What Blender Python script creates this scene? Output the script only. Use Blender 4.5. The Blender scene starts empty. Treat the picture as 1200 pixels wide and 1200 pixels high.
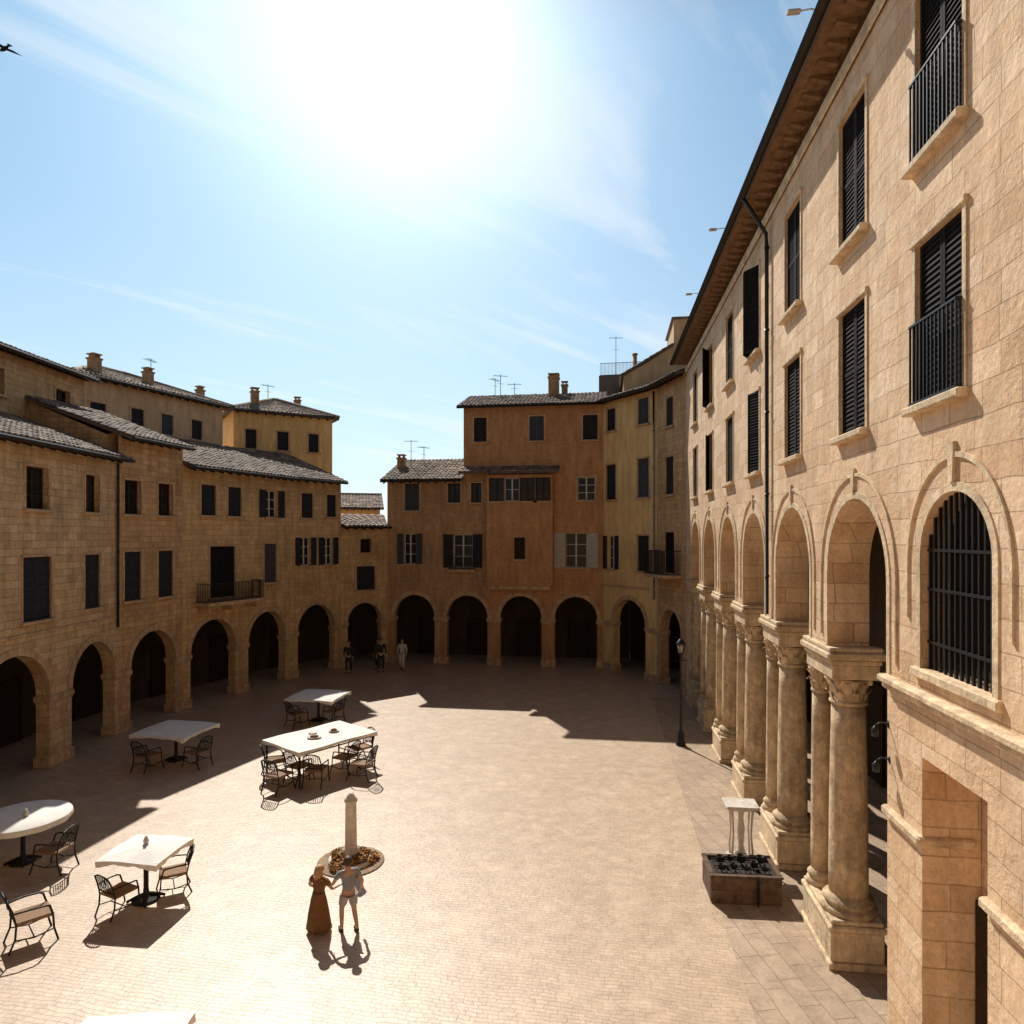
import bpy, math, random
from mathutils import Vector, Matrix
R = random.Random(7)
scn = bpy.context.scene
COL = scn.collection

# ------------------------------------------------------------------ mesh builder
class MB:
    def __init__(s):
        s.v=[]; s.f=[]; s.m=[]; s.t=[]; s.sm=[]; s.cur=0; s.tone=0.5; s.smooth=False; s.M=None
    def add(s, pts, faces):
        n=len(s.v)
        if s.M is not None: pts=[s.M@Vector(p) for p in pts]
        s.v += [tuple(p) for p in pts]
        for f in faces:
            s.f.append([n+i for i in f]); s.m.append(s.cur); s.t.append(s.tone); s.sm.append(s.smooth)
    def quad(s,a,b,c,d): s.add([a,b,c,d],[(0,1,2,3)])
    def box(s,x0,x1,y0,y1,z0,z1):
        p=[(x0,y0,z0),(x1,y0,z0),(x1,y1,z0),(x0,y1,z0),(x0,y0,z1),(x1,y0,z1),(x1,y1,z1),(x0,y1,z1)]
        s.add(p,[(0,3,2,1),(4,5,6,7),(0,1,5,4),(1,2,6,5),(2,3,7,6),(3,0,4,7)])
    def cbox(s,x0,x1,y0,y1,z0,z1,c=0.02):
        pts=[];fs=[]
        for z,i in ((z0,c),(z0+c,0),(z1-c,0),(z1,c)):
            a0,a1,b0,b1=x0+i,x1-i,y0+i,y1-i
            k=c if i==0 else c*0.5
            pts+=[(a0+k,b0,z),(a1-k,b0,z),(a1,b0+k,z),(a1,b1-k,z),(a1-k,b1,z),(a0+k,b1,z),(a0,b1-k,z),(a0,b0+k,z)]
        for r in range(3):
            for j in range(8):
                fs.append((r*8+j,r*8+(j+1)%8,(r+1)*8+(j+1)%8,(r+1)*8+j))
        fs.append(tuple(reversed(range(8)))); fs.append(tuple(range(24,32)))
        s.add(pts,fs)
    def dentils(s,ua,ub,pitch,w,yf,yb,zlo_f,zlo_b,zhi_f,zhi_b,ztop):
        pts=[];n=int((ub-ua)/pitch)
        prof=[]
        for i in range(n):
            u=ua+(i+.3)*pitch
            prof+=[(u,0),(u,1),(u+w,1),(u+w,0)]
        prof=[(ua,0)]+prof+[(ub,0)]
        for u,k in prof:
            pts+=[(u,yf,zlo_f if k else zhi_f),(u,yb,zlo_b if k else zhi_b),(u,yf,ztop)]
        fs=[]
        for i in range(len(prof)-1):
            a=3*i;b=3*i+3
            fs.append((a,a+1,b+1,b)); fs.append((a,b,b+2,a+2))
        s.add(pts,fs)
    def lathe(s,prof,cx=0,cy=0,n=20,sx=1,sy=1,wob=None):
        pts=[];fs=[]
        for k,(r,z) in enumerate(prof):
            for j in range(n):
                a=2*math.pi*j/n
                rr=r*(1+(wob(a,k) if wob else 0))
                pts.append((cx+rr*sx*math.cos(a),cy+rr*sy*math.sin(a),z))
        for k in range(len(prof)-1):
            for j in range(n):
                fs.append((k*n+j,k*n+(j+1)%n,(k+1)*n+(j+1)%n,(k+1)*n+j))
        fs.append(tuple(reversed(range(n)))); fs.append(tuple(range((len(prof)-1)*n,len(prof)*n)))
        o=s.smooth; s.smooth=True; s.add(pts,fs); s.smooth=o
        s.sm[-1]=False; s.sm[-2]=False
    def tube(s,path,r,n=8,closed=False):
        P=[Vector(p) for p in path]; pts=[];fs=[]; m=len(P)
        up=Vector((0.13,0.21,1)).normalized()
        for i,p in enumerate(P):
            if closed: t=P[(i+1)%m]-P[i-1]
            else: t=P[min(i+1,m-1)]-P[max(i-1,0)]
            t.normalize()
            u=up if abs(t.dot(up))<0.93 else Vector((1,0.1,0)).normalized()
            a=t.cross(u).normalized(); b=t.cross(a).normalized()
            rr=r[i] if isinstance(r,(list,tuple)) else r
            for j in range(n):
                q=2*math.pi*j/n
                pts.append(p+a*rr*math.cos(q)+b*rr*math.sin(q))
        for i in range(m if closed else m-1):
            for j in range(n):
                i2=(i+1)%m
                fs.append((i*n+j,i*n+(j+1)%n,i2*n+(j+1)%n,i2*n+j))
        if not closed:
            fs.append(tuple(range(n))); fs.append(tuple(range((m-1)*n,m*n)))
        o=s.smooth; s.smooth=True; s.add(pts,fs); s.smooth=o
    def sphere(s,c,rx,ry,rz,n=14,m=8,t0=0,t1=math.pi):
        pts=[];fs=[]
        for i in range(m+1):
            t=t0+(t1-t0)*i/m
            for j in range(n):
                a=2*math.pi*j/n
                pts.append((c[0]+rx*math.sin(t)*math.cos(a),c[1]+ry*math.sin(t)*math.sin(a),c[2]+rz*math.cos(t)))
        for i in range(m):
            for j in range(n):
                fs.append((i*n+j,(i+1)*n+j,(i+1)*n+(j+1)%n,i*n+(j+1)%n))
        o=s.smooth; s.smooth=True; s.add(pts,fs); s.smooth=o
    def mesh(s,name,mats):
        me=bpy.data.meshes.new(name)
        me.from_pydata(s.v,[],s.f)
        for m in mats: me.materials.append(m)
        me.polygons.foreach_set("material_index",s.m)
        me.polygons.foreach_set("use_smooth",s.sm)
        at=me.attributes.new("tone",'FLOAT','FACE'); at.data.foreach_set("value",s.t)
        me.update()
        return me

def mkobj(name,me,parent=None,loc=(0,0,0),rz=0,scale=None):
    o=bpy.data.objects.new(name,me); COL.objects.link(o)
    o.location=loc; o.rotation_euler=(0,0,rz)
    if scale is not None: o.scale=(scale,)*3 if not isinstance(scale,(tuple,list)) else scale
    if parent: o.parent=parent
    return o
def part(name,mb,mats,parent,loc=(0,0,0),rz=0):
    return mkobj(name,mb.mesh(name,mats if isinstance(mats,list) else [mats]),parent,loc,rz)
def thing(name,label,cat,loc=(0,0,0),rz=0,group=None,scale=None):
    o=mkobj(name,None,None,loc,rz,scale); o["label"]=label; o["category"]=cat
    if group: o["group"]=group
    o.empty_display_size=0.3
    return o
def dup(o,loc,rz,scale=None,label=None):
    n=o.copy(); COL.objects.link(n); n.location=loc; n.rotation_euler=(0,0,rz)
    if scale: n.scale=(scale,)*3
    if label: n["label"]=label
    def rec2(src_kids,b):
        for c in src_kids:
            sub=list(c.children)
            k=c.copy(); COL.objects.link(k); k.parent=b
            rec2(sub,k)
    rec2(list(o.children),n)
    return n

# ------------------------------------------------------------------ materials
def newmat(name):
    m=bpy.data.materials.new(name); m.use_nodes=True
    nt=m.node_tree; b=nt.nodes["Principled BSDF"]
    return m,nt,b
def N(nt,t,**k):
    n=nt.nodes.new(t)
    for a,v in k.items():
        if a in n.inputs.keys(): n.inputs[a].default_value=v
        else: setattr(n,a,v)
    return n
def rgba(c): return (c[0],c[1],c[2],1)
def mixc(nt,fac,a,b,mode='MIX'):
    n=nt.nodes.new('ShaderNodeMix'); n.data_type='RGBA'; n.blend_type=mode
    for sock,val in ((n.inputs[0],fac),(n.inputs[6],a),(n.inputs[7],b)):
        if isinstance(val,bpy.types.NodeSocket): nt.links.new(val,sock)
        elif isinstance(val,(int,float)): sock.default_value=val
        else: sock.default_value=rgba(val)
    return n.outputs[2]
def maprange(nt,val,a,b,c,d):
    n=nt.nodes.new('ShaderNodeMapRange'); nt.links.new(val,n.inputs[0])
    for i,x in enumerate((a,b,c,d)): n.inputs[i+1].default_value=x
    return n.outputs[0]
def coords(nt,wall=True):
    tc=nt.nodes.new('ShaderNodeTexCoord')
    if not wall: return tc.outputs['Object'],tc.outputs['Object']
    sp=nt.nodes.new('ShaderNodeSeparateXYZ'); nt.links.new(tc.outputs['Object'],sp.inputs[0])
    ad=N(nt,'ShaderNodeMath',operation='ADD'); nt.links.new(sp.outputs[0],ad.inputs[0]); nt.links.new(sp.outputs[1],ad.inputs[1])
    cb=nt.nodes.new('ShaderNodeCombineXYZ'); nt.links.new(ad.outputs[0],cb.inputs[0]); nt.links.new(sp.outputs[2],cb.inputs[1])
    return cb.outputs[0],tc.outputs['Object']
def noise(nt,vec,scale,detail=4,rough=0.6,sc=None):
    if sc:
        mp=nt.nodes.new('ShaderNodeMapping'); mp.inputs['Scale'].default_value=sc; nt.links.new(vec,mp.inputs[0]); vec=mp.outputs[0]
    n=N(nt,'ShaderNodeTexNoise'); n.inputs['Scale'].default_value=scale; n.inputs['Detail'].default_value=detail; n.inputs['Roughness'].default_value=rough
    nt.links.new(vec,n.inputs['Vector']); return n.outputs['Fac']
def grey(nt,f):
    cc=N(nt,'ShaderNodeCombineColor')
    for i in range(3): nt.links.new(f,cc.inputs[i])
    return cc.outputs[0]

def masonry(name,c1,c2,mort,bw=0.8,bh=0.4,ms=0.012,rough=0.88,bump=0.5,patch=0.5,streak=0.35,wall=True,rot=0,patchcol=None,distort=0.03,grain=(0.82,1.16),squash=1.35,bdist=0.03,mix3=None,bias=0.0,spec=.5,stain=None):
    m,nt,b=newmat(name)
    v,o=coords(nt,wall)
    nz=N(nt,'ShaderNodeTexNoise'); nz.inputs['Scale'].default_value=1.3; nz.inputs['Detail'].default_value=2; nt.links.new(v,nz.inputs['Vector'])
    vm=N(nt,'ShaderNodeVectorMath',operation='SCALE'); vm.inputs['Scale'].default_value=distort; nt.links.new(nz.outputs['Color'],vm.inputs[0])
    va=N(nt,'ShaderNodeVectorMath',operation='ADD'); nt.links.new(v,va.inputs[0]); nt.links.new(vm.outputs[0],va.inputs[1])
    vec=va.outputs[0]
    if rot:
        mp=nt.nodes.new('ShaderNodeMapping'); mp.inputs['Rotation'].default_value=(0,0,rot); nt.links.new(vec,mp.inputs[0]); vec=mp.outputs[0]
    br=N(nt,'ShaderNodeTexBrick'); nt.links.new(vec,br.inputs['Vector'])
    br.inputs['Scale'].default_value=1; br.inputs['Brick Width'].default_value=bw; br.inputs['Row Height'].default_value=bh
    br.inputs['Mortar Size'].default_value=ms; br.inputs['Mortar Smooth'].default_value=0.35; br.inputs['Bias'].default_value=bias
    br.inputs['Color1'].default_value=rgba(c1); br.inputs['Color2'].default_value=rgba(c2); br.inputs['Mortar'].default_value=rgba(mort)
    br.squash_frequency=3; br.squash=squash; br.offset_frequency=2
    n1=noise(nt,o,0.35,4,0.65); f1=maprange(nt,n1,0.35,0.68,0,patch)
    pc=patchcol or tuple(x*0.62 for x in c1)
    c=mixc(nt,f1,br.outputs['Color'],pc)
    if mix3:
        n5=noise(nt,o,0.9,3,0.7); f5=maprange(nt,n5,0.5,0.72,0,0.55); c=mixc(nt,f5,c,mix3)
    if stain:
        n6=noise(nt,o,1.7,6,0.75); f6=maprange(nt,n6,0.56,0.70,0,0.5); c=mixc(nt,f6,c,stain)
    n2=noise(nt,o,2.2,5,0.7,sc=(1,1,0.22) if wall else (1,1,1)); f2=maprange(nt,n2,0.3,0.75,1.12,1.0-streak)
    c=mixc(nt,1.0,c,grey(nt,f2),'MULTIPLY')
    n3=noise(nt,o,13,4,0.75); f3=maprange(nt,n3,0.28,0.72,grain[0],grain[1])
    c=mixc(nt,1.0,c,grey(nt,f3),'MULTIPLY')
    nt.links.new(c,b.inputs['Base Color'])
    b.inputs['Roughness'].default_value=rough; b.inputs['Specular IOR Level'].default_value=spec
    h=N(nt,'ShaderNodeMath',operation='MULTIPLY'); h.inputs[1].default_value=-0.7; nt.links.new(br.outputs['Fac'],h.inputs[0])
    # pits of uneven depth: rough patches next to smooth dressed ones
    n7=noise(nt,o,1.1,3,0.6); f7=maprange(nt,n7,0.38,0.62,0.25,1.15)
    n3m=N(nt,'ShaderNodeMath',operation='MULTIPLY'); nt.links.new(n3,n3m.inputs[0]); nt.links.new(f7,n3m.inputs[1])
    h2=N(nt,'ShaderNodeMath',operation='ADD'); nt.links.new(h.outputs[0],h2.inputs[0]); nt.links.new(n3m.outputs[0],h2.inputs[1])
    n4=noise(nt,o,4,3,0.6); h3=N(nt,'ShaderNodeMath',operation='ADD'); nt.links.new(h2.outputs[0],h3.inputs[0]); nt.links.new(n4,h3.inputs[1])
    bp=N(nt,'ShaderNodeBump'); bp.inputs['Strength'].default_value=bump; bp.inputs['Distance'].default_value=bdist
    nt.links.new(h3.outputs[0],bp.inputs['Height']); nt.links.new(bp.outputs[0],b.inputs['Normal'])
    return m
def plain(name,c,rough=0.8,var=0.25,scale=5,bump=0.2,metal=0,c2=None,dist=0.01,big=0,spec=.5):
    m,nt,b=newmat(name)
    tc=nt.nodes.new('ShaderNodeTexCoord'); o=tc.outputs['Object']
    n1=noise(nt,o,scale,5,0.7); f=maprange(nt,n1,0.3,0.7,0,1)
    col=mixc(nt,f,tuple(x*(1-var) for x in c) if c2 is None else c2,tuple(min(1,x*(1+var*0.6)) for x in c))
    if big:
        n3=noise(nt,o,1.3,6,0.75,sc=(1.8,1.8,.35)); f3=maprange(nt,n3,0.35,0.68,1.12,1-big); col=mixc(nt,1.0,col,grey(nt,f3),'MULTIPLY')
    nt.links.new(col,b.inputs['Base Color']); b.inputs['Roughness'].default_value=rough; b.inputs['Metallic'].default_value=metal; b.inputs['Specular IOR Level'].default_value=spec
    if bump:
        n2=noise(nt,o,scale*4,4,0.7)
        bp=N(nt,'ShaderNodeBump'); bp.inputs['Strength'].default_value=bump; bp.inputs['Distance'].default_value=dist
        nt.links.new(n2,bp.inputs['Height']); nt.links.new(bp.outputs[0],b.inputs['Normal'])
    return m
def toned(name,ca,cb,cc,rough=0.85):
    m,nt,b=newmat(name)
    at=N(nt,'ShaderNodeAttribute'); at.attribute_name="tone"
    r=nt.nodes.new('ShaderNodeValToRGB'); nt.links.new(at.outputs['Fac'],r.inputs[0])
    r.color_ramp.elements[0].color=rgba(ca); r.color_ramp.elements[1].color=rgba(cc)
    e=r.color_ramp.elements.new(0.5); e.color=rgba(cb)
    tc=nt.nodes.new('ShaderNodeTexCoord'); n1=noise(nt,tc.outputs['Object'],1.1,6,0.7); f=maprange(nt,n1,0.3,0.7,0.6,1.25)
    c=mixc(nt,1.0,r.outputs[0],grey(nt,f),'MULTIPLY')
    nt.links.new(c,b.inputs['Base Color']); b.inputs['Roughness'].default_value=rough
    return m

M_pal = masonry("palace_stone",(0.97,0.70,0.455),(0.74,0.475,0.265),(0.52,0.33,0.19),0.78,0.40,0.010,bump=0.75,patch=0.55,streak=0.28,patchcol=(0.70,0.43,0.225),distort=0.09,grain=(0.80,1.12),bdist=0.03,mix3=(0.98,0.77,0.54),stain=(0.62,0.38,0.20))
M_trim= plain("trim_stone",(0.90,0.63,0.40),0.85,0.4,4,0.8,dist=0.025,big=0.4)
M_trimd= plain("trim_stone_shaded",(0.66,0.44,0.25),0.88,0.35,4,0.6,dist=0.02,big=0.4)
M_col = plain("column_stone",(0.86,0.58,0.355),0.85,0.5,3.2,0.9,dist=0.03,big=0.5)
M_lefta=masonry("left_stone",(0.90,0.64,0.35),(0.66,0.43,0.215),(0.45,0.29,0.15),0.58,0.27,0.011,bump=0.8,patch=0.55,streak=0.45,grain=(.72,1.2),distort=.08,stain=(.42,.25,.12))
M_leftb=masonry("left_stone_warm",(0.84,0.53,0.255),(0.64,0.38,0.17),(0.46,0.28,0.14),0.5,0.25,0.011,bump=0.8,patch=0.55,streak=0.45,grain=(.72,1.2),distort=.08,stain=(.42,.24,.11))
M_leftc=masonry("left_stone_ochre",(0.90,0.60,0.29),(0.70,0.44,0.20),(0.48,0.30,0.15),0.55,0.26,0.010,bump=0.7,patch=0.5,streak=0.45,grain=(.72,1.2),distort=.08,stain=(.46,.27,.12))
M_brick=masonry("brown_brick",(0.70,0.43,0.215),(0.55,0.31,0.145),(0.48,0.29,0.15),0.28,0.085,0.010,bump=0.5,patch=0.5,streak=0.5,patchcol=(.46,.27,.13),stain=(.38,.22,.12))
M_brick2=masonry("orange_brick",(0.74,0.39,0.175),(0.60,0.30,0.125),(0.54,0.29,0.13),0.28,0.085,0.010,bump=0.5,patch=0.5,streak=0.45,patchcol=(.52,.26,.11),stain=(.42,.21,.1))
M_ochre=masonry("ochre_plaster",(0.92,0.62,0.26),(0.90,0.60,0.25),(0.91,0.61,0.255),1.4,0.7,0.002,bump=0.2,patch=0.4,streak=0.4,patchcol=(.70,.44,.18))
M_far = masonry("far_plaster",(0.76,0.51,0.29),(0.74,0.49,0.27),(0.66,0.44,0.24),1.4,0.7,0.002,bump=0.2,patch=0.5,streak=0.4)
M_fard = masonry("grey_plaster",(0.17,0.145,0.125),(0.15,0.13,0.11),(0.13,0.11,0.10),1.4,0.7,0.002,bump=0.2,patch=0.4,streak=0.4)
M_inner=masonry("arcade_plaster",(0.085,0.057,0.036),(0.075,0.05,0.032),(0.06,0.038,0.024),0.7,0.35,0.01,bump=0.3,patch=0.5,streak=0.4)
M_tile=toned("roof_tiles",(0.11,0.085,0.07),(0.23,0.17,0.13),(0.42,0.30,0.21))
M_wood=plain("dark_wood",(0.045,0.027,0.017),0.75,0.4,8,0.2,spec=.2)
M_eave=plain("eave_wood",(0.24,0.14,0.075),0.85,0.45,5,0.3,spec=.2)
M_shut=plain("shutter_paint",(0.016,0.014,0.014),0.85,0.5,6,0.15,spec=.15)
M_shutb=plain("shutter_paint_blue",(0.034,0.034,0.041),0.8,0.5,6,0.15,spec=.25)
M_shutg=plain("shutter_paint_grey",(0.075,0.08,0.095),0.8,0.4,6,0.15,spec=.25)
M_shutw=plain("shutter_paint_pale",(0.55,0.50,0.43),0.7,0.3,6,0.15)
M_white=plain("white_paint",(0.62,0.58,0.52),0.6,0.15,6,0.1)
M_iron=plain("black_iron",(0.018,0.017,0.017),0.5,0.3,10,0.1,metal=0.3)
M_gut =plain("dark_gutter",(0.03,0.025,0.022),0.5,0.3,4,0.1,metal=0.4)
def glassmat():
    m,nt,b=newmat("window_glass"); b.inputs['Base Color'].default_value=(0.012,0.014,0.017,1); b.inputs['Roughness'].default_value=0.15; b.inputs['Specular IOR Level'].default_value=0.35
    tc=nt.nodes.new('ShaderNodeTexCoord'); n=noise(nt,tc.outputs['Object'],1.5,2); bp=N(nt,'ShaderNodeBump'); bp.inputs['Strength'].default_value=0.15; bp.inputs['Distance'].default_value=0.05
    nt.links.new(n,bp.inputs['Height']); nt.links.new(bp.outputs[0],b.inputs['Normal']); return m
M_glass=glassmat()
M_cloth=plain("white_cloth",(0.86,0.83,0.77),0.95,0.05,3,0.3,big=.06)
M_seat=plain("wicker_seat",(0.30,0.17,0.085),0.8,0.4,30,0.5)
M_marble=plain("pale_marble",(0.68,0.61,0.52),0.6,0.3,5,0.4,big=.3)
M_soil=plain("soil",(0.05,0.036,0.026),0.95,0.4,12,0.6)
M_box=plain("planter_wood",(0.165,0.10,0.062),0.9,0.55,6,0.6,big=.35)

# ------------------------------------------------------------------ geometry helpers for facades
def vtop(v,u):
    if v.get('rise') is None: return v['zt']
    t=(u-v['uc'])/v['hw']; t=max(-1,min(1,t))
    return v['spring']+v['rise']*math.sqrt(max(0,1-t*t))
def arch(uc,hw,spring,rise,zb=0,jf=0,thick=None): return dict(uc=uc,hw=hw,spring=spring,rise=rise,zb=zb,jf=jf,u0=uc-hw,u1=uc+hw)
def rect(uc,w,zb,zt,jf=None,sides=True): return dict(zb=zb,zt=zt,u0=uc-w/2,u1=uc+w/2,jf=zb if jf is None else jf,sides=sides)
def wall_mesh(mb,ua,ub,z0,z1,th,voids):
    bps={ua,ub}
    for v in voids:
        if v.get('rise') is not None:
            for i in range(25): bps.add(v['uc']-v['hw']*math.cos(math.pi*i/24))
        else: bps.add(v['u0']); bps.add(v['u1'])
    bps=sorted(b for b in bps if ua-1e-6<=b<=ub+1e-6)
    out=[bps[0]]
    for b in bps[1:]:
        if b-out[-1]>1e-4: out.append(b)
    for a,b in zip(out,out[1:]):
        mid=(a+b)/2
        act=sorted([v for v in voids if v['u0']<mid<v['u1']],key=lambda v:v['zb'])
        la=lb=z0
        for v in act:
            if v['zb']>la+1e-4:
                mb.quad((a,0,la),(b,0,lb),(b,0,v['zb']),(a,0,v['zb']))
                mb.quad((b,th,lb),(a,th,la),(a,th,v['zb']),(b,th,v['zb']))
                mb.quad((a,0,v['zb']),(b,0,v['zb']),(b,th,v['zb']),(a,th,v['zb']))
            la,lb=vtop(v,a),vtop(v,b)
            mb.quad((a,0,la),(a,th,la),(b,th,lb),(b,0,lb))
        if z1>min(la,lb)+1e-4:
            mb.quad((a,0,la),(b,0,lb),(b,0,z1),(a,0,z1))
            mb.quad((b,th,lb),(a,th,la),(a,th,z1),(b,th,z1))
    for v in voids:
        if v.get('sides') is False: continue
        for e,sgn in ((v['u0'],1),(v['u1'],-1)):
            if ua<=e<=ub:
                t=v['spring'] if v.get('rise') is not None else v['zt']
                q=[(e,0,v['jf']),(e,th,v['jf']),(e,th,t),(e,0,t)]
                if sgn<0: q.reverse()
                mb.quad(*q)
    mb.quad((ua,0,z1),(ub,0,z1),(ub,th,z1),(ua,th,z1))
def band(mb,uc,hi,ho,spring,ri,ro,zb,proj,n=24):
    def prof(hw,r):
        p=[(uc-hw,zb)] if zb<spring-0.01 else []
        p+=[(uc-hw*math.cos(math.pi*i/n),spring+r*math.sin(math.pi*i/n)) for i in range(n+1)]
        if zb<spring-0.01: p.append((uc+hw,zb))
        return p
    A=prof(hi,ri);B=prof(ho,ro)
    for i in range(len(A)-1):
        a,b,c,d=A[i],A[i+1],B[i+1],B[i]
        mb.quad((a[0],-proj,a[1]),(b[0],-proj,b[1]),(c[0],-proj,c[1]),(d[0],-proj,d[1]))
        mb.quad((d[0],-proj,d[1]),(c[0],-proj,c[1]),(c[0],0.01,c[1]),(d[0],0.01,d[1]))
        mb.quad((a[0],-proj,a[1]),(b[0],-proj,b[1]),(b[0],0.002,b[1]),(a[0],0.002,a[1]))
def tile_patch(mb,e0,e1,r0,r1,tw=0.27,th=0.42,th_slab=0.14):
    e0,e1,r0,r1=map(Vector,(e0,e1,r0,r1))
    nrm=(e1-e0).cross((r0+r1)/2-(e0+e1)/2).normalized()
    if nrm.z<0: nrm=-nrm
    L=(e1-e0).length; S=((r0+r1)/2-(e0+e1)/2).length
    nt=max(2,int(L/tw)); nr=max(2,int(S/th))
    prof=[0.0,0.042,0.06,0.042]
    def P(s,t,h):
        return (e0.lerp(e1,s)).lerp(r0.lerp(r1,s),t)+nrm*h
    for r in range(nr):
        t0=r/nr; t1=(r+1)/nr
        for c in range(nt):
            mb.tone=min(1,max(0,R.gauss(0.5,0.25)))
            j=R.uniform(-0.012,0.012)
            for k in range(4):
                s0=(c+k/4)/nt; s1=(c+(k+1)/4)/nt
                h0=prof[k]+j; h1=prof[(k+1)%4]+j
                mb.quad(P(s0,t0,h0+0.035),P(s1,t0,h1+0.035),P(s1,t1,h1),P(s0,t1,h0))
                mb.quad(P(s0,t0,h0-0.03),P(s1,t0,h1-0.03),P(s1,t0,h1+0.035),P(s0,t0,h0+0.035))
    mb.tone=0.15
    a,b,c,d=P(0,0,-0.02),P(1,0,-0.02),P(1,1,-0.02),P(0,1,-0.02)
    k=Vector((0,0,-th_slab))
    mb.quad(a,b,c,d); mb.quad(a+k,d+k,c+k,b+k)
    mb.quad(a+k,b+k,b,a); mb.quad(b+k,c+k,c,b); mb.quad(d+k,a+k,a,d)

# ------------------------------------------------------------------ windows
cache={}
def cached(key,fn):
    if key not in cache: cache[key]=fn()
    return cache[key]
def shutter_mesh(w,h,mat):
    def f():
        mb=MB(); t=0.045; s=0.06
        mb.box(0,s,0,t,0,h); mb.box(w-s,w,0,t,0,h)
        mb.box(s,w-s,0,t,0,s*1.3); mb.box(s,w-s,0,t,h-s,h); mb.box(s,w-s,0,t,h*0.5-s*0.6,h*0.5+s*0.6)
        n=int((h-2*s)/0.085)
        for i in range(n):
            z=s*1.3+(h-2.3*s)*(i+0.5)/n
            mb.add([(s,0.004,z-0.02),(w-s,0.004,z-0.02),(w-s,0.03,z+0.045),(s,0.03,z+0.045),(s,0.014,z-0.028),(w-s,0.014,z-0.028),(w-s,0.04,z+0.037),(s,0.04,z+0.037)],
                   [(0,1,2,3),(4,7,6,5),(0,4,5,1),(2,6,7,3)])
        mb.box(s,w-s,0.038,0.042,s,h-s)
        return mb.mesh("shutter",[mat])
    return cached(("sh",round(w,2),round(h,2),mat.name),f)
def pane_mesh(w,h,fr,rows=3):
    def f():
        mb=MB(); mb.cur=1; mb.box(-w/2,w/2,0.04,0.05,0,h)
        mb.cur=0; s=0.055
        mb.box(-w/2,-w/2+s,0,0.06,0,h); mb.box(w/2-s,w/2,0,0.06,0,h)
        mb.box(-w/2+s,w/2-s,0,0.06,0,s); mb.box(-w/2+s,w/2-s,0,0.06,h-s,h)
        mb.box(-0.045,0.045,-0.006,0.058,s,h-s)
        for i in range(1,rows):
            z=h*i/rows
            mb.box(-w/2+s,-0.045,0.008,0.055,z-0.018,z+0.018); mb.box(0.045,w/2-s,0.008,0.055,z-0.018,z+0.018)
        return mb.mesh("window",[fr,M_glass])
    return cached(("pn",round(w,2),round(h,2),fr.name,rows),f)
def sill_mesh(w,mat,proj=0.16):
    def f():
        mb=MB(); mb.cbox(-w/2,w/2,-proj,0.14,-0.12,0.0,0.02); 
        return mb.mesh("sill",[mat])
    return cached(("sl",round(w,2),mat.name,proj),f)
def surround_mesh(w,h,mat,t=0.09,p=0.025):
    def f():
        mb=MB()
        mb.box(-w/2-t,-w/2,-p,0.01,0,h); mb.box(w/2,w/2+t,-p,0.01,0,h)
        mb.cbox(-w/2-t-0.03,w/2+t+0.03,-p-0.035,0.01,h,h+t,.012)
        return mb.mesh("surround",[mat])
    return cached(("sr",round(w,2),round(h,2),mat.name,t,p),f)
def rail_mesh(w,h,d):
    def f():
        mb=MB(); n=int(w/0.10)
        for i in range(n+1):
            x=-w/2+w*i/n; mb.box(x-0.012,x+0.012,-d-0.012,-d+0.012,0.03,h)
        m=max(1,int(d/0.12))
        for sx in (-w/2,w/2):
            for i in range(m): 
                y=-d+(d)*(i+1)/(m+1); mb.box(sx-0.011,sx+0.011,y-0.011,y+0.011,0.03,h)
        for z in (0.03,h):
            mb.box(-w/2-0.02,w/2+0.02,-d-0.02,-d+0.02,z-0.016,z+0.016)
            for sx in (-w/2,w/2): mb.box(sx-0.018,sx+0.018,-d+0.02,0.0,z-0.016,z+0.016)
        return mb.mesh("railing",[M_iron])
    return cached(("rl",round(w,2),round(h,2),d),f)
def window(par,u,z0,z1,w,style='closed',sh=None,trim=None,surround=True,rail=None,y0=0.0,frame=None,rows=3,sillproj=.16,ang=-20):
    sh=sh or M_shut; trim=trim or M_trim; h=z1-z0
    win=mkobj("window",pane_mesh(w,h,frame or M_white,rows),par,(u,y0+0.2,z0))
    if style in('closed','half','both'):
        hw=w/2-0.01
        a=mkobj("shutter",shutter_mesh(hw,h-0.02,sh),win,(-w/2+0.005,-0.15,0.01),0)
        b=mkobj("shutter",shutter_mesh(hw,h-0.02,sh),win,(0.005,-0.15,0.01),0)
        if style in('half','both'):
            a.location=(-w/2+0.005,-0.19,0.01); a.rotation_euler=(0,0,math.radians(ang))
        if style=='both':
            t=math.radians(-ang*1.1); b.location=(w/2-0.005-hw*math.cos(t),-0.19-hw*math.sin(t),0.01); b.rotation_euler=(0,0,t)
    elif style=='open':
        hw=w/2
        mkobj("shutter",shutter_mesh(hw,h,sh),win,(-w/2-hw-0.02,-0.27,0),math.radians(2+R.uniform(-1,1)))
        mkobj("shutter",shutter_mesh(hw,h,sh),win,(w/2+0.02,-0.25,0),math.radians(-3+R.uniform(-1,1)))
    if surround and style!='open': mkobj("surround",surround_mesh(w,h,trim),win,(0,-0.2,0))
    mkobj("sill",sill_mesh(w+0.3,trim,sillproj),win,(0,-0.2,0))
    if rail: mkobj("railing",rail_mesh(w-.02,rail,0.09),win,(0,-0.2,0.0))
    return win

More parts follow.
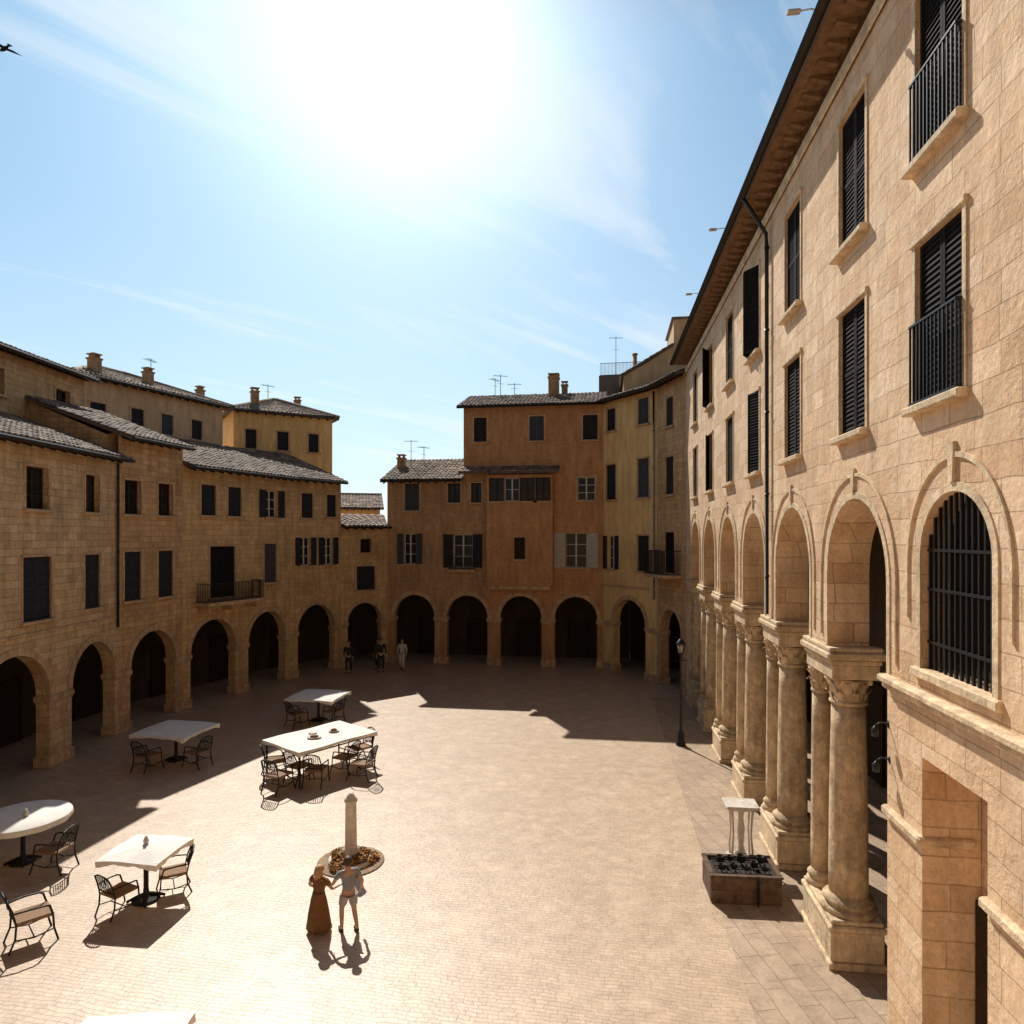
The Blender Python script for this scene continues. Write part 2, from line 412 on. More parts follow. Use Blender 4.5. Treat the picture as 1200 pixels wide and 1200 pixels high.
def house(name,label,P,Q,ztop,mat,arches=(),wins=(),depth=5.0,th=0.5,roof='mono',pitch=0.36,overhang=0.65,ridge_ext=(0,0),
          inner=True,trim=None,zc=5.0,sides=True,voids_extra=(),ua=0.0,ub=None,roof_span=None,door=True,cat="house",z0=0.0,pier=True,wall_top=None):
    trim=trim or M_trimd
    P=Vector((P[0],P[1],0));Q=Vector((Q[0],Q[1],0)); d=Q-P; L=d.length; rz=math.atan2(d.y,d.x)
    e=thing(name,label,cat,P,rz)
    if ub is None: ub=L
    vs=[arch(*a) for a in arches]+[rect(w[0],w[3],w[1],w[2]) for w in wins]+list(voids_extra)
    mb=MB(); wall_mesh(mb,ua,ub,z0,wall_top or ztop,th,vs)
    zt=wall_top or ztop; zs=zc if inner else z0
    D=depth
    if sides:
        rt=ztop+pitch*D if roof=='mono' else ztop
        for u,fl in ((ua,0),(ub,1)):
            q=[(u,th,zs),(u,D,zs),(u,D,rt-0.05),(u,th,zt-0.05)]
            if not fl: q.reverse()
            mb.quad(*q)
            mb.quad((u,0,z0 if not arches else zt-0.01),(u,th,z0 if not arches else zt-0.01),(u,th,zt),(u,0,zt))
        mb.quad((ub,D,z0),(ua,D,z0),(ua,D,rt-0.05),(ub,D,rt-0.05))
    if roof=='gable':
        for u in (ua,ub): mb.add([(u,0,ztop),(u,D,ztop),(u,D/2,ztop+pitch*D/2-0.1)],[(0,1,2)])
    if roof is None and not arches: mb.quad((ua,th,ztop-.02),(ub,th,ztop-.02),(ub,D,ztop-.02),(ua,D,ztop-.02))
    w=part("wall",mb,mat,e)
    for a in arches:
        mb=MB(); uc,hw,sp,ri=a[:4]
        band(mb,uc,hw+0.003,hw+0.26,sp,ri+0.003,ri+0.26,sp,0.05); part("arch_moulding",mb,trim,e)
    if arches and pier:
        sp=arches[0][2]
        edges=sorted([(a[0]-a[1],a[0]+a[1]) for a in arches]); pcs=[]
        lo=ua
        for (x0,x1) in edges:
            if x0-lo>0.15: pcs.append((lo,x0))
            lo=x1
        if ub-lo>0.15: pcs.append((lo,ub))
        for (x0,x1) in pcs:
            mb=MB(); mb.cbox(x0-0.07,x1+0.07,-0.08,th+0.08,sp-0.24,sp-0.02,0.03); mb.cbox(x0-0.03,x1+0.03,-0.04,th+0.04,sp-0.32,sp-0.245,0.02)
            part("impost",mb,trim,e)
            mb=MB(); mb.cbox(x0-0.06,x1+0.06,-0.09,th+0.09,0.0,0.42,0.03); part("plinth",mb,trim,e)
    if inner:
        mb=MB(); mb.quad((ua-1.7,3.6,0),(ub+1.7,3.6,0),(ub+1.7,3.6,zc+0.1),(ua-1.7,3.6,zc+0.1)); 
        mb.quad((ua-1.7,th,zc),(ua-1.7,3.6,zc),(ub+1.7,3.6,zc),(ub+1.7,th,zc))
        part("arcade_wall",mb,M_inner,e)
        if door:
            for a in arches:
                mb=MB(); c=a[0]; 
                mb.cbox(c-0.62,c-0.01,3.5,3.58,0.02,2.4,0.02); mb.cbox(c+0.01,c+0.62,3.5,3.58,0.02,2.4,0.02)
                mb.box(c-0.75,c-0.63,3.48,3.59,0,2.5); mb.box(c+0.63,c+0.75,3.48,3.59,0,2.5); mb.box(c-0.75,c+0.75,3.48,3.59,2.5,2.64)
                part("door",mb,M_wood,e)
    for wn in wins:
        u,a,b,ww=wn[:4]; kw=wn[4] if len(wn)>4 else {}
        kw=dict(kw); kw.setdefault('trim',trim)
        window(e,u,a,b,ww,**kw)
    if roof:
        ra,rb=roof_span or (ua,ub); zr=ztop-pitch*overhang+0.12
        mb=MB()
        if roof=='mono':
            x0,x1=ridge_ext; k0=x0*(-overhang)/D if D else 0; k1=x1*(-overhang)/D
            tile_patch(mb,(ra-k0,-overhang,zr),(rb+k1,-overhang,zr),(ra-x0,D,ztop+pitch*D+0.12),(rb+x1,D,ztop+pitch*D+0.12))
        elif roof=='gable':
            o=0.3; rd=ztop+pitch*D/2+0.12
            tile_patch(mb,(ra-o,-overhang,zr),(rb+o,-overhang,zr),(ra-o,D/2,rd),(rb+o,D/2,rd))
            tile_patch(mb,(rb+o,D+overhang,zr),(ra-o,D+overhang,zr),(rb+o,D/2,rd),(ra-o,D/2,rd))
            mb.tone=0.6; mb.tube([(ra-o,D/2,rd+0.06),(rb+o,D/2,rd+0.06)],0.11,8)
        elif roof=='hip':
            o=overhang; l=rb-ra; hd=min(l,D)/2; rd=ztop+pitch*hd+0.12
            if l>=D: A=(ra+hd,D/2,rd);B=(rb-hd,D/2,rd)
            else: A=((ra+rb)/2,hd,rd);B=((ra+rb)/2,D-hd,rd)
            c=[(ra-o,-o,zr),(rb+o,-o,zr),(rb+o,D+o,zr),(ra-o,D+o,zr)]
            if l>=D:
                tile_patch(mb,c[0],c[1],A,B); tile_patch(mb,c[1],c[2],B,B); tile_patch(mb,c[2],c[3],B,A); tile_patch(mb,c[3],c[0],A,A)
                ps=((c[0],A),(c[1],B),(c[2],B),(c[3],A),(A,B))
            else:
                tile_patch(mb,c[0],c[1],A,A); tile_patch(mb,c[1],c[2],A,B); tile_patch(mb,c[2],c[3],B,B); tile_patch(mb,c[3],c[0],B,A)
                ps=((c[0],A),(c[1],A),(c[2],B),(c[3],B),(A,B))
            mb.tone=0.6
            for p,q in ps: mb.tube([Vector(p)+Vector((0,0,.06)),Vector(q)+Vector((0,0,.06))],0.1,6)
        rf=part("roof",mb,M_tile,e)
        mb=MB(); mb.dentils(ra,rb,.6,.1,-overhang+.1,-.003,zr-.25,ztop-.16,zr-.158,ztop-.06,zr-.15)
        part("eave_rafters",mb,M_wood,e)
        mb=MB(); mb.tube([(ra+0.05,-overhang-0.06,zr-0.08),(rb-0.05,-overhang-0.06,zr-0.08)],0.07,8); part("gutter",mb,M_gut,e)
    else: rf=None
    return e,rf
def chimney(rf,x,y,zb,h,w=0.5,pot=True):
    mb=MB(); mb.box(-w/2,w/2,-w/2,w/2,-0.8,h); mb.cbox(-w/2-.06,w/2+.06,-w/2-.06,w/2+.06,h,h+.1,.02)
    mb.box(-w/2+.05,-w/2+.12,-w/2+.05,w/2-.05,h+.1,h+.26); mb.box(w/2-.12,w/2-.05,-w/2+.05,w/2-.05,h+.1,h+.26)
    mb.cbox(-w/2-.04,w/2+.04,-w/2-.04,w/2+.04,h+.26,h+.33,.02)
    part("chimney",mb,M_brick,rf,(x,y,zb))
def antenna(rf,x,y,zb,h=1.8,rz=0.3):
    mb=MB(); mb.tube([(0,0,-.6),(0,0,h)],0.022,6); mb.tube([(-.5,0,h-.1),(.5,0,h-.1)],0.015,6)
    for i in range(6):
        u=-.45+.18*i; l=.32-.03*i; mb.tube([(u,-l,h-.1),(u,l,h-.1)],0.009,5)
    mb.tube([(-.25,0,h*.62),(.25,0,h*.62)],0.012,5)
    part("antenna",mb,M_iron,rf,(x,y,zb),rz)
def downpipe(e,u,z0,z1,y=-0.1,top=None):
    mb=MB(); pts=[(u,y,z0),(u,y,z1)]
    if top: pts+=top
    mb.tube(pts,0.055,8)
    z=z0+1
    while z<z1: mb.tube([(u,y,z),(u,y,z+.05)],0.075,8); z+=2.2
    part("downpipe",mb,M_gut,e)

CL=dict(sh=M_shutb,style='closed'); CG=dict(sh=M_shutg,style='closed'); OP=dict(sh=M_shutb,style='open'); OG=dict(sh=M_shutg,style='open'); GL=dict(style='glass',frame=M_wood); GW=dict(style='glass',frame=M_white)
# ---- left row
wA=[(16.3,9.45,10.95,1.15,dict(GL)),(16.3,5.5,7.75,1.45,CL),(19.5,9.45,10.95,0.9,dict(GL)),(19.5,5.6,7.75,1.0,CL),(12.3,9.45,10.95,1.15,dict(GL)),(12.3,5.5,7.75,1.3,CL),(8.4,9.45,10.95,1.15,CL),(8.4,5.5,7.75,1.3,CL)]
eA,rA=house("stone_house","pale stone house with shuttered windows over wide round arches",(-16.9,8),(-16.9,29.3),11.9,M_lefta,
  arches=[(19.62,1.42,2.65,1.55),(15.15,1.8,2.65,1.75),(10.3,1.8,2.65,1.75),(5.5,1.8,2.65,1.75)],wins=wA,depth=4.6,ridge_ext=(0,0.3),zc=4.9)
downpipe(eA,21.12,4.6,11.6,-0.1,[(21.12,-0.35,11.75),(21.12,-0.66,11.75)])
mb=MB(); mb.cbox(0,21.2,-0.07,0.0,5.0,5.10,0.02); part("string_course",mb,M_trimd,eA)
wB=[(0.85,9.45,10.95,1.0,dict(GL)),(2.95,9.45,10.95,1.0,dict(GL)),(0.85,5.65,7.8,1.0,CL),(2.95,5.65,7.8,1.0,CL)]
eB,rB=house("stone_house","narrow stone house, four windows above one dark arch",(-16.9,29.3),(-16.1,33.4),12.9,M_leftb,
  arches=[(2.15,1.45,2.65,1.5)],wins=wB,depth=5,ridge_ext=(0.3,0.3),zc=4.95)
wC=[(1.6,9.55,11.1,0.95,CL),(3.4,9.55,11.1,0.95,CL),(6.24,9.55,11.1,1.0,dict(style='open',sh=M_shutb)),(2.55,5.3,7.95,1.7,dict(style='closed',sh=M_shut)),(6.13,5.85,8.05,1.0,CG)]
eC,rC=house("stone_house","ochre stone house with an iron balcony above two arches",(-16.1,33.4),(-13.2,40.7),12.05,M_leftc,
  arches=[(1.96,1.5,2.65,1.55),(5.89,1.5,2.65,1.55)],wins=wC,depth=5.5,ridge_ext=(0.5,0.7),zc=5.0)
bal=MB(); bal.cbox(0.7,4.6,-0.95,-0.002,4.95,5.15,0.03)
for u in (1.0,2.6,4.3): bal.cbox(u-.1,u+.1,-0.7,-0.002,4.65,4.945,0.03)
bo=part("balcony",bal,M_trimd,eC); mkobj("railing",rail_mesh(3.8,0.95,0.9),bo,(2.65,0,5.15))
wD=[(1.21,9.6,11.1,0.85,CL),(3.1,9.7,11.1,0.75,CL),(1.1,6.7,8.4,0.75,OP),(2.85,6.7,8.4,0.75,OP)]
eD,rD=house("stone_house","ochre stone house with open dark shutters over one arch",(-13.2,40.7),(-11,43.9),12.05,M_leftc,
  arches=[(1.94,1.42,2.75,1.5)],wins=wD,depth=5.5,ridge_ext=(0.7,0.0),zc=5.05)
wH=[(1.75,7.4,8.3,0.8,dict(GL)),(1.75,4.95,6.5,1.3,dict(style='closed',sh=M_shutb))]
eH,rH=house("corner_house","low corner house with small window above a dark arch",(-11,43.9),(-8.4,46),9.15,M_leftc,
  arches=[(1.67,1.2,2.9,1.2)],wins=wH,depth=3.8,ridge_ext=(1.0,1.8),zc=4.7,pitch=.2)
# ---- centre
wI=[(1.72,10.2,12.0,1.0,dict(style='closed',sh=M_shutg)),(4.6,10.7,12.0,0.85,dict(GL)),(6.1,10.7,12.0,0.7,dict(GL)),(1.57,6.6,8.65,0.85,OG),(5.2,6.4,8.6,1.3,dict(style='open',sh=M_shutb,frame=M_white))]
eI,rI=house("brick_house","brown brick house with dark shutters above an arcade",(-8.4,46),(-1.751,45.024),12.35,M_brick,
  arches=[(1.9,1.37,3.1,1.45),(5.49,1.37,3.1,1.45)],wins=wI,depth=4.2,zc=5.1,roof_span=(-0.3,5.25),pitch=0.38)
mb=MB(); mb.cbox(4.3,6.1,-0.45,-0.003,6.14,6.28,.02); bo=part("balcony",mb,M_trimd,eI)
mkobj("railing",rail_mesh(1.7,0.8,0.35),bo,(5.2,0,6.3))
chimney(rI,0.3,2.2,13.2,0.7,0.5)
antenna(rI,0.9,2.5,13.2,2.1,0.2); antenna(rI,1.7,3.0,13.3,1.6,0.9)
wK=[(6.62,10.8,12.3,1.15,dict(GW)),(5.96,6.45,8.7,1.4,dict(style='open',sh=M_shutw,frame=M_white))]
dK=Vector((5.9+1.751,43.9-45.024,0)); LK=dK.length
eK,_=house("brick_house","tall orange brick house with projecting bay and pale shutters",(-1.751,45.024),(5.9,43.9),12.45,M_brick2,
  arches=[(-1.23,1.37,3.1,1.45),(2.35,1.37,3.1,1.45),(5.94,1.37,3.1,1.45)],wins=wK,depth=7,zc=5.15,roof=None)
mb=MB(); uw=[(-0.35,14.7,16.3,0.85),(3.39,14.7,16.3,0.95),(6.87,14.7,16.3,0.95)]
wall_mesh(mb,-1.47,LK,12.45,17.1,0.5,[rect(a[0],a[3],a[1],a[2]) for a in uw])
mb.quad((-1.47,7,12.2),(-1.47,0,12.2),(-1.47,0,17.1),(-1.47,7,17.1)); mb.quad((LK,0,12.45),(LK,7,12.45),(LK,7,17.1),(LK,0,17.1)); mb.quad((LK,7,0),(-1.47,7,0),(-1.47,7,17.1),(LK,7,17.1))
mb.quad((-1.47,0,12.2),(0,0,12.2),(0,0,12.45),(-1.47,0,12.45))
for u in (-1.47,LK): mb.add([(u,0,17.1),(u,7,17.1),(u,3.5,18.3)],[(0,1,2)])
part("upper_wall",mb,M_brick2,eK)
for i,a in enumerate(uw): window(eK,a[0],a[1],a[2],a[3],style='closed',sh=M_shutg if i==1 else M_shutb,trim=M_trimd)
mb=MB(); zr=17.1-0.37*0.6+0.12
tile_patch(mb,(-1.8,-.6,zr),(LK+.2,-.6,zr),(-1.8,3.5,18.45),(LK+.2,3.5,18.45)); tile_patch(mb,(LK+.2,7.6,zr),(-1.8,7.6,zr),(LK+.2,3.5,18.45),(-1.8,3.5,18.45))
rK=part("roof",mb,M_tile,eK)
mb=MB(); mb.tube([(-1.8,-.66,zr-.08),(LK,-.66,zr-.08)],.07,8); part("gutter",mb,M_gut,eK)
chimney(rK,4.3,2.6,18.0,1.3,0.7); chimney(rK,5.0,3.2,18.3,0.6,0.4)
antenna(rK,0.6,2.5,18.0,1.7,0.4); antenna(rK,0.1,3.2,18.2,1.4,1.1); antenna(rK,1.5,3.0,18.2,1.0,0.1)
mb=MB(); jw=[(0.85,10.75,12.25,0.98),(1.86,10.75,12.25,0.98),(2.87,10.75,12.25,0.98),(3.88,10.75,12.25,0.98),(2.37,7.0,8.4,0.7)]
wall_mesh(mb,0.2,4.5,5.3,12.45,0.3,[rect(a[0],a[3],a[1],a[2]) for a in jw])
for u in (0.2,4.5): mb.quad((u,0,5.3),(u,.7,5.3),(u,.7,12.45),(u,0,12.45))
mb.quad((0.2,0,5.3),(4.5,0,5.3),(4.5,.7,5.3),(0.2,.7,5.3))
bay=mkobj("bay",mb.mesh("bay",[M_brick2]),eK,(0,-0.7,0)); bay["label"]="projecting orange brick bay with a row of windows"
for i,a in enumerate(jw[:4]): window(bay,a[0],a[1],a[2],a[3],style='glass',frame=M_white if i==1 else M_wood,surround=False,rows=2,trim=M_trimd,sillproj=.05)
window(bay,2.37,7.0,8.4,0.7,style='closed',sh=M_wood,surround=False,trim=M_trimd,sillproj=.08)
mb=MB(); mb.cbox(0.3,4.4,0.1,0.698,5.0,5.295,.04); part("corbel",mb,M_trimd,bay)
mb=MB(); tile_patch(mb,(-1.6,-1.15,12.62),(4.9,-1.15,12.62),(-1.6,-0.005,13.05),(4.9,-0.005,13.05),th_slab=0.1); part("bay_roof",mb,M_tile,eK)
# ---- ochre house
wL=[(0.75,15.15,16.55,0.85,CL),(3.8,15.15,16.7,0.95,CG),(0.75,10.8,13.0,0.95,CL),(3.8,10.8,13.1,1.0,CG),(0.75,6.4,8.5,0.75,OP),(3.8,6.4,8.5,1.0,CL)]
eL,rL=house("ochre_house","tall ochre plastered house with six dark shuttered windows",(5.9,43.9),(8.4,39.6),17.2,M_ochre,
  arches=[(2.5,1.5,3.1,1.5)],wins=wL,depth=6,zc=5.2,ridge_ext=(1.5,0.8),pitch=0.34)
downpipe(eL,4.8,4.8,16.9,-0.1)
mb=MB(); mb.cbox(0.05,4.9,-.07,0,5.3,5.42,.02); part("string_course",mb,M_trimd,eL)
wN=[(1.7,6.45,8.7,1.2,dict(style='closed',sh=M_shut)),(1.7,10.8,12.9,1.0,CL),(1.7,14.6,16.2,0.9,CL)]
eN,rN=house("narrow_house","narrow plastered house with dark balcony beside the palace",(8.4,39.6),(9.19,36.0),17.2,M_leftb,
  arches=[(1.85,1.3,3.1,1.3)],wins=wN,depth=6,zc=5.25,ridge_ext=(0.8,0.8),pitch=0.34)
mb=MB(); mb.cbox(0.3,3.1,-1.0,-0.003,6.2,6.38,.03); bo=part("balcony",mb,M_trimd,eN); mkobj("railing",rail_mesh(2.7,1.3,0.95),bo,(1.7,0,6.38))

# ---- set-back houses above the left row
eE,rE=house("rear_house","plastered upper house rising behind the arcaded row",(-21.5,14),(-21.3,34.0),16.4,M_leftb,wins=[(14.2,14.4,15.5,1.0,dict(GL)),(18.4,14.3,15.4,1.0,dict(GL)),(9.5,14.4,15.5,1.0,dict(GL))],depth=8,roof='gable',inner=False)
eF,rF=house("rear_house","long plastered house with hipped tile roof and chimneys",(-22.6,35.4),(-18.9,44.6),17.0,M_far,wins=[(1.2,14.3,15.6,0.9,CL),(3.6,14.5,15.7,0.8,CL),(5.6,14.5,15.7,0.8,CG),(7.8,14.5,15.7,0.8,CL)],depth=8,roof='hip',inner=False,pitch=0.36,overhang=.5)
chimney(rF,1.9,1.2,17.5,.7,0.5); chimney(rF,5.3,1.2,17.5,.7,0.45); chimney(rF,9.2,1.2,17.1,.8,0.4); antenna(rF,6.6,2.5,18.0,1.5)
eG,rG=house("tower_house","square ochre tower house with hipped tile roof",(-18.6,45.6),(-12.9,49.0),17.0,M_ochre,wins=[(1.1,14.4,15.7,0.7,CL),(3.2,14.4,15.7,0.75,CL),(5.3,14.4,15.7,0.7,CL)],depth=6.2,roof='hip',inner=False,pitch=0.42,overhang=.4)
chimney(rG,1.6,1.4,17.6,.9,0.5); chimney(rG,4.8,2.6,17.6,0.8,0.4); antenna(rG,2.8,3,18.1,1.4)
eQ,rQ=house("distant_house","pale distant house with tiled gable roof",(-15.5,58),(-11.4,59.0),11.0,M_far,wins=[(1.5,9.0,10.2,0.8,CL),(3.2,9.0,10.2,0.8,CL)],depth=6,roof='gable',inner=False)
# ---- behind the ochre house: dark grey terrace box and a sloping stone mass
eM,_=house("rear_house","dark grey rooftop box with iron terrace railing",(6.4,50.3),(10.0,49.6),20.3,M_fard,depth=4,roof=None,inner=False)
mkobj("railing",rail_mesh(3.4,.9,0.05),eM,(1.8,0.1,20.3)); antenna(eM,1.2,1.0,20.8,2.6,0.2)
mb=MB(); mb.tube([(2.6,.8,20.2),(2.6,.8,21.9)],.16,10); mb.tube([(2.6,.8,21.9),(2.6,.8,22.0)],.22,10); part("chimney",mb,M_brick,eM)
eT=thing("rear_house","tan stone house end with sloping tiled roof and square stub","house",(7.5,45.9,0),math.radians(-8))
mb=MB(); pr=[(0,15),(0,19.3),(1.4,20.0),(3.3,21.2),(3.3,22.9),(6.2,22.9),(6.2,15)]
n=len(pr); mb.add([(x,0,z) for x,z in pr]+[(x,5,z) for x,z in pr],[tuple(range(n)),tuple(reversed(range(n,2*n)))]+[(i,(i+1)%n,n+(i+1)%n,n+i) for i in range(n)])
part("wall",mb,M_far,eT)
mb=MB(); tile_patch(mb,(-.2,5.1,19.28),(-.2,-.25,19.28),(3.28,5.1,21.3),(3.28,-.25,21.3)); mb.cur=0; mb.tone=.4; mb.cbox(3.15,6.4,-.15,5.1,22.903,23.05,.03); part("roof",mb,M_tile,eT)
# ---- unseen house closing the near side, added to block sky and bounce sunlight
wZ=[(u,z,z+1.9,1.1,CL) for u in (2.6,6.0,9.4,12.8,16.2,19.2) for z in (5.8,10.0,14.0)]
eZ,rZ=house("near_bounce_house","unseen brown brick house closing the near side, added for bounce light",(3.4,-7.5),(-17.2,-7.5),15.0,M_brick,arches=[(2.6+4.1*i,1.5,2.8,1.5) for i in range(5)],wins=[w for w in wZ if w[1]<13],depth=6,zc=4.9)

# ------------------------------------------------------------------ palace on the sunny side
K=1.0081
def U(D): return (36.0-D)*K
PP=Vector((4.6+0.1275*36,36,0)); PQ=Vector((4.6-0.1275*7,-7,0)); dd=PQ-PP; LP=dd.length
pal=thing("arcaded_palace","long sunlit stone palace with columned arcade and dark shutters","palace",PP,math.atan2(dd.y,dd.x))
TH=0.78
AC=[12.3,16.3,20.35,24.4,28.5,32.6]; HW=1.42; SP=7.75
vs=[arch(U(D),HW,SP,1.42,0,6.3) for D in AC]
piers=[14.3,18.32,22.38,26.45,30.55,34.62]
ed=sorted([(v['u0'],v['u1']) for v in vs])
for (a0,a1),(b0,b1) in zip(ed,ed[1:]): vs.append(dict(zb=0,zt=6.3,u0=a1,u1=b0,jf=0,sides=False))
vs.append(dict(zb=0,zt=6.3,u0=ed[0][0]-1.2,u1=ed[0][0],jf=0,sides=False))
wcols=[(9.25,'c',1.3),(12.4,'c',1.3),(16.2,'c',1.3),(20.2,'b',1.3),(24.0,'c',1.3),(28.2,'h',1.3),(32.6,'c',1.3),(4.8,'c',1.3)]
rows=[(13.85,16.3),(10.36,12.68)]
for D,s,w in wcols:
    for a,b in rows: vs.append(rect(U(D),w,a,b))
GW_=.9
vs.append(arch(U(8.85),GW_,8.2,0.88,6.62,6.62))
vs.append(arch(U(4.6),GW_,8.2,0.88,6.62,6.62))
vs.append(rect(U(8.9),1.65,0,5.35)); vs.append(rect(U(4.6),1.65,0,5.35))
mb=MB(); wall_mesh(mb,0,LP,0,17.3,TH,vs)
ue=ed[-1][1]; mb.quad((ue,TH,0),(ue,0,0),(ue,0,6.3),(ue,TH,6.3))
ue=ed[0][0]-1.2; mb.quad((ue,0,0),(ue,TH,0),(ue,TH,6.3),(ue,0,6.3))
mb.quad((LP,0,0),(LP,9,0),(LP,9,17.3),(LP,0,17.3)); mb.quad((0,9,0),(0,0,0),(0,0,17.3),(0,9,17.3)); mb.quad((LP,9,0),(0,9,0),(0,9,17.3),(LP,9,17.3))
part("wall",mb,M_pal,pal)
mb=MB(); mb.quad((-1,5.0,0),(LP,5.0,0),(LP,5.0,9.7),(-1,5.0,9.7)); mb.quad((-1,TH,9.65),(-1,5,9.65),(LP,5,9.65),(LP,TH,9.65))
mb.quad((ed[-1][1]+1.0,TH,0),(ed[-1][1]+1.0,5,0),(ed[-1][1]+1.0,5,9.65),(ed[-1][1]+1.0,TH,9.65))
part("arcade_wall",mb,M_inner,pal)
for D in AC:
    c=U(D); mb=MB(); mb.cbox(c-.8,c-.01,4.88,4.97,.02,3.2,.02); mb.cbox(c+.01,c+.8,4.88,4.97,.02,3.2,.02); mb.box(c-.95,c+.95,4.86,4.98,3.2,3.4); part("door",mb,M_wood,pal)
for D in (8.9,4.6):
    c=U(D); mb=MB(); mb.box(c-.95,c+.95,TH+0.01,TH+0.1,0,5.5); part("recess_wall",mb,M_pal,pal)
    mb=MB(); mb.cbox(c+0.1,c+.8,TH-.1,TH-.01,.02,3.4,.02); mb.cbox(c-.8,c-0.1,TH-.1,TH-.01,.02,3.4,.02); part("door",mb,M_wood,pal)
for D in AC:
    c=U(D); mb=MB(); band(mb,c,HW+.003,HW+.12,SP,1.423,1.54,6.32,0.02)
    part("arch_moulding",mb,M_trim,pal)
    mb=MB(); band(mb,c,HW+.34,HW+.38,SP,1.82,1.88,6.5,0.035)
    mb.add([(c-.05,-.05,SP+1.55),(c+.05,-.05,SP+1.55),(c+.08,-.05,SP+1.96),(c-.08,-.05,SP+1.96),(c-.05,0,SP+1.55),(c+.05,0,SP+1.55),(c+.08,0,SP+1.96),(c-.08,0,SP+1.96)],
           [(0,1,2,3),(0,4,5,1),(1,5,6,2),(2,6,7,3),(3,7,4,0)])
    part("hood_moulding",mb,M_trim,pal)
for D in (8.85,4.6):
    c=U(D); mb=MB(); band(mb,c,GW_+.003,GW_+.12,8.2,0.883,1.0,6.6,0.02); part("arch_moulding",mb,M_trim,pal)
    mb=MB(); band(mb,c,1.27,1.32,8.1,1.42,1.49,7.3,0.035)
    mb.add([(c-.05,-.05,9.2),(c+.05,-.05,9.2),(c+.08,-.05,9.72),(c-.08,-.05,9.72),(c-.05,0,9.2),(c+.05,0,9.2),(c+.08,0,9.72),(c-.08,0,9.72)],[(0,1,2,3),(0,4,5,1),(1,5,6,2),(2,6,7,3),(3,7,4,0)])
    part("hood_moulding",mb,M_trim,pal)
    mb=MB(); mb.cur=1; mb.box(c-.92,c+.92,.36,.38,6.5,9.2); mb.cur=0
    for i in range(13):
        x=c-.84+1.68*i/12; zt=8.2+.88*math.sqrt(max(0,1-((x-c)/.9)**2)); mb.box(x-.018,x+.018,.08,.116,6.62,zt)
    for z in (7.0,7.75,8.3): mb.box(c-.88,c+.88,.07,.125,z-.02,z+.02)
    part("grille_window",mb,[M_iron,M_glass],pal)
    mb=MB(); mb.cbox(c-1.1,c+1.1,-.08,.15,6.48,6.615,.02); part("sill",mb,M_trim,pal)
u0=ed[-1][1]+0.02
mb=MB(); mb.cbox(u0,LP,-.18,-.002,6.20,6.32,.03); mb.cbox(u0,LP,-.10,-.002,6.09,6.197,.03); part("cornice",mb,M_trim,pal)
for (a,b) in ((u0,U(8.9)-.83),(U(8.9)+.83,U(4.6)-.83)):
    mb=MB(); mb.cbox(a-.06,b+.06,-.09,TH*.9,4.08,4.22,.03); part("impost",mb,M_trim,pal)
    mb=MB(); mb.cbox(a-.05,b+.05,-.1,TH*.9,0,.7,.03); part("plinth",mb,M_trim,pal)
def colprof(r,z0,z1):
    p=[(r*1.42,z0),(r*1.45,z0+.05),(r*1.42,z0+.11),(r*1.22,z0+.13),(r*1.2,z0+.17),(r*1.32,z0+.2),(r*1.32,z0+.24),(r*1.08,z0+.28),(r,z0+.34)]
    n=8
    for i in range(1,n+1):
        t=i/n; p.append((r*(1-.14*t*t),z0+.34+(z1-z0-.34)*t))
    return p
def shaft(r,z0):
    mb=MB(); mb.lathe(colprof(r,z0,5.1)[8:],n=24); return mb.mesh("column",[M_col])
def column(par,r,loc):
    c=mkobj("column",cached(("csh",r),lambda: shaft(r,.95)),par,loc)
    def base():
        mb=MB(); mb.lathe(colprof(r,.95,5.1)[:9],n=24); return mb.mesh("base",[M_col])
    def cap():
        mb=MB(); q=r*.86
        mb.lathe([(q,5.1),(q*1.14,5.12),(q*1.14,5.17),(q,5.19),(q*1.02,5.3),(q*1.12,5.45),(q*1.35,5.6),(q*1.42,5.64)],n=24,wob=lambda a,k:(.05*math.cos(a*8)*(k>3)))
        for t,(zz,rr,hh,n) in enumerate(((5.2,q*1.03,.2,8),(5.36,q*1.1,.22,8))):
            for i in range(n):
                a=2*math.pi*(i+.5*t)/n; ca,sa=math.cos(a),math.sin(a); w=q*.3
                def P(ro,z,s): return (ca*ro-sa*s,sa*ro+ca*s,z)
                mb.add([P(rr,zz,-w),P(rr,zz,w),P(rr+.03,zz+hh*.7,w*.8),P(rr+.03,zz+hh*.7,-w*.8),P(rr+.1,zz+hh,w*.4),P(rr+.1,zz+hh,-w*.4),P(rr+.12,zz+hh*.85,0)],[(0,1,2,3),(3,2,4,5),(5,4,6)])
        for i in range(4):
            a=math.pi/4+i*math.pi/2; mb.sphere((math.cos(a)*q*1.35,math.sin(a)*q*1.35,5.6),.06,.06,.075,8,5)
        return mb.mesh("capital",[M_col])
    mkobj("base",cached(("cb",r),base),c,(0,0,0)); mkobj("capital",cached(("cc",r),cap),c,(0,0,0))
def pier_mesh():
    mb=MB(); mb.cbox(-.98,.98,-.1,1.0,0,.14,.02); mb.cbox(-.93,.93,-.05,.95,.142,.74,.025); mb.cbox(-.97,.97,-.09,.99,.742,.86,.03); mb.cbox(-.92,.92,-.04,.94,.862,.95,.02)
    return mb.mesh("plinth",[M_trim])
def entab_mesh():
    mb=MB(); mb.cbox(-.84,.84,0.0,.9,5.66,5.95,.02); mb.cbox(-.88,.88,-.05,.94,5.952,6.06,.03); mb.cbox(-.95,.95,-.11,1.0,6.062,6.2,.03); mb.cbox(-.9,.9,-.07,.95,6.202,6.297,.02)
    return mb.mesh("impost",[M_trim])
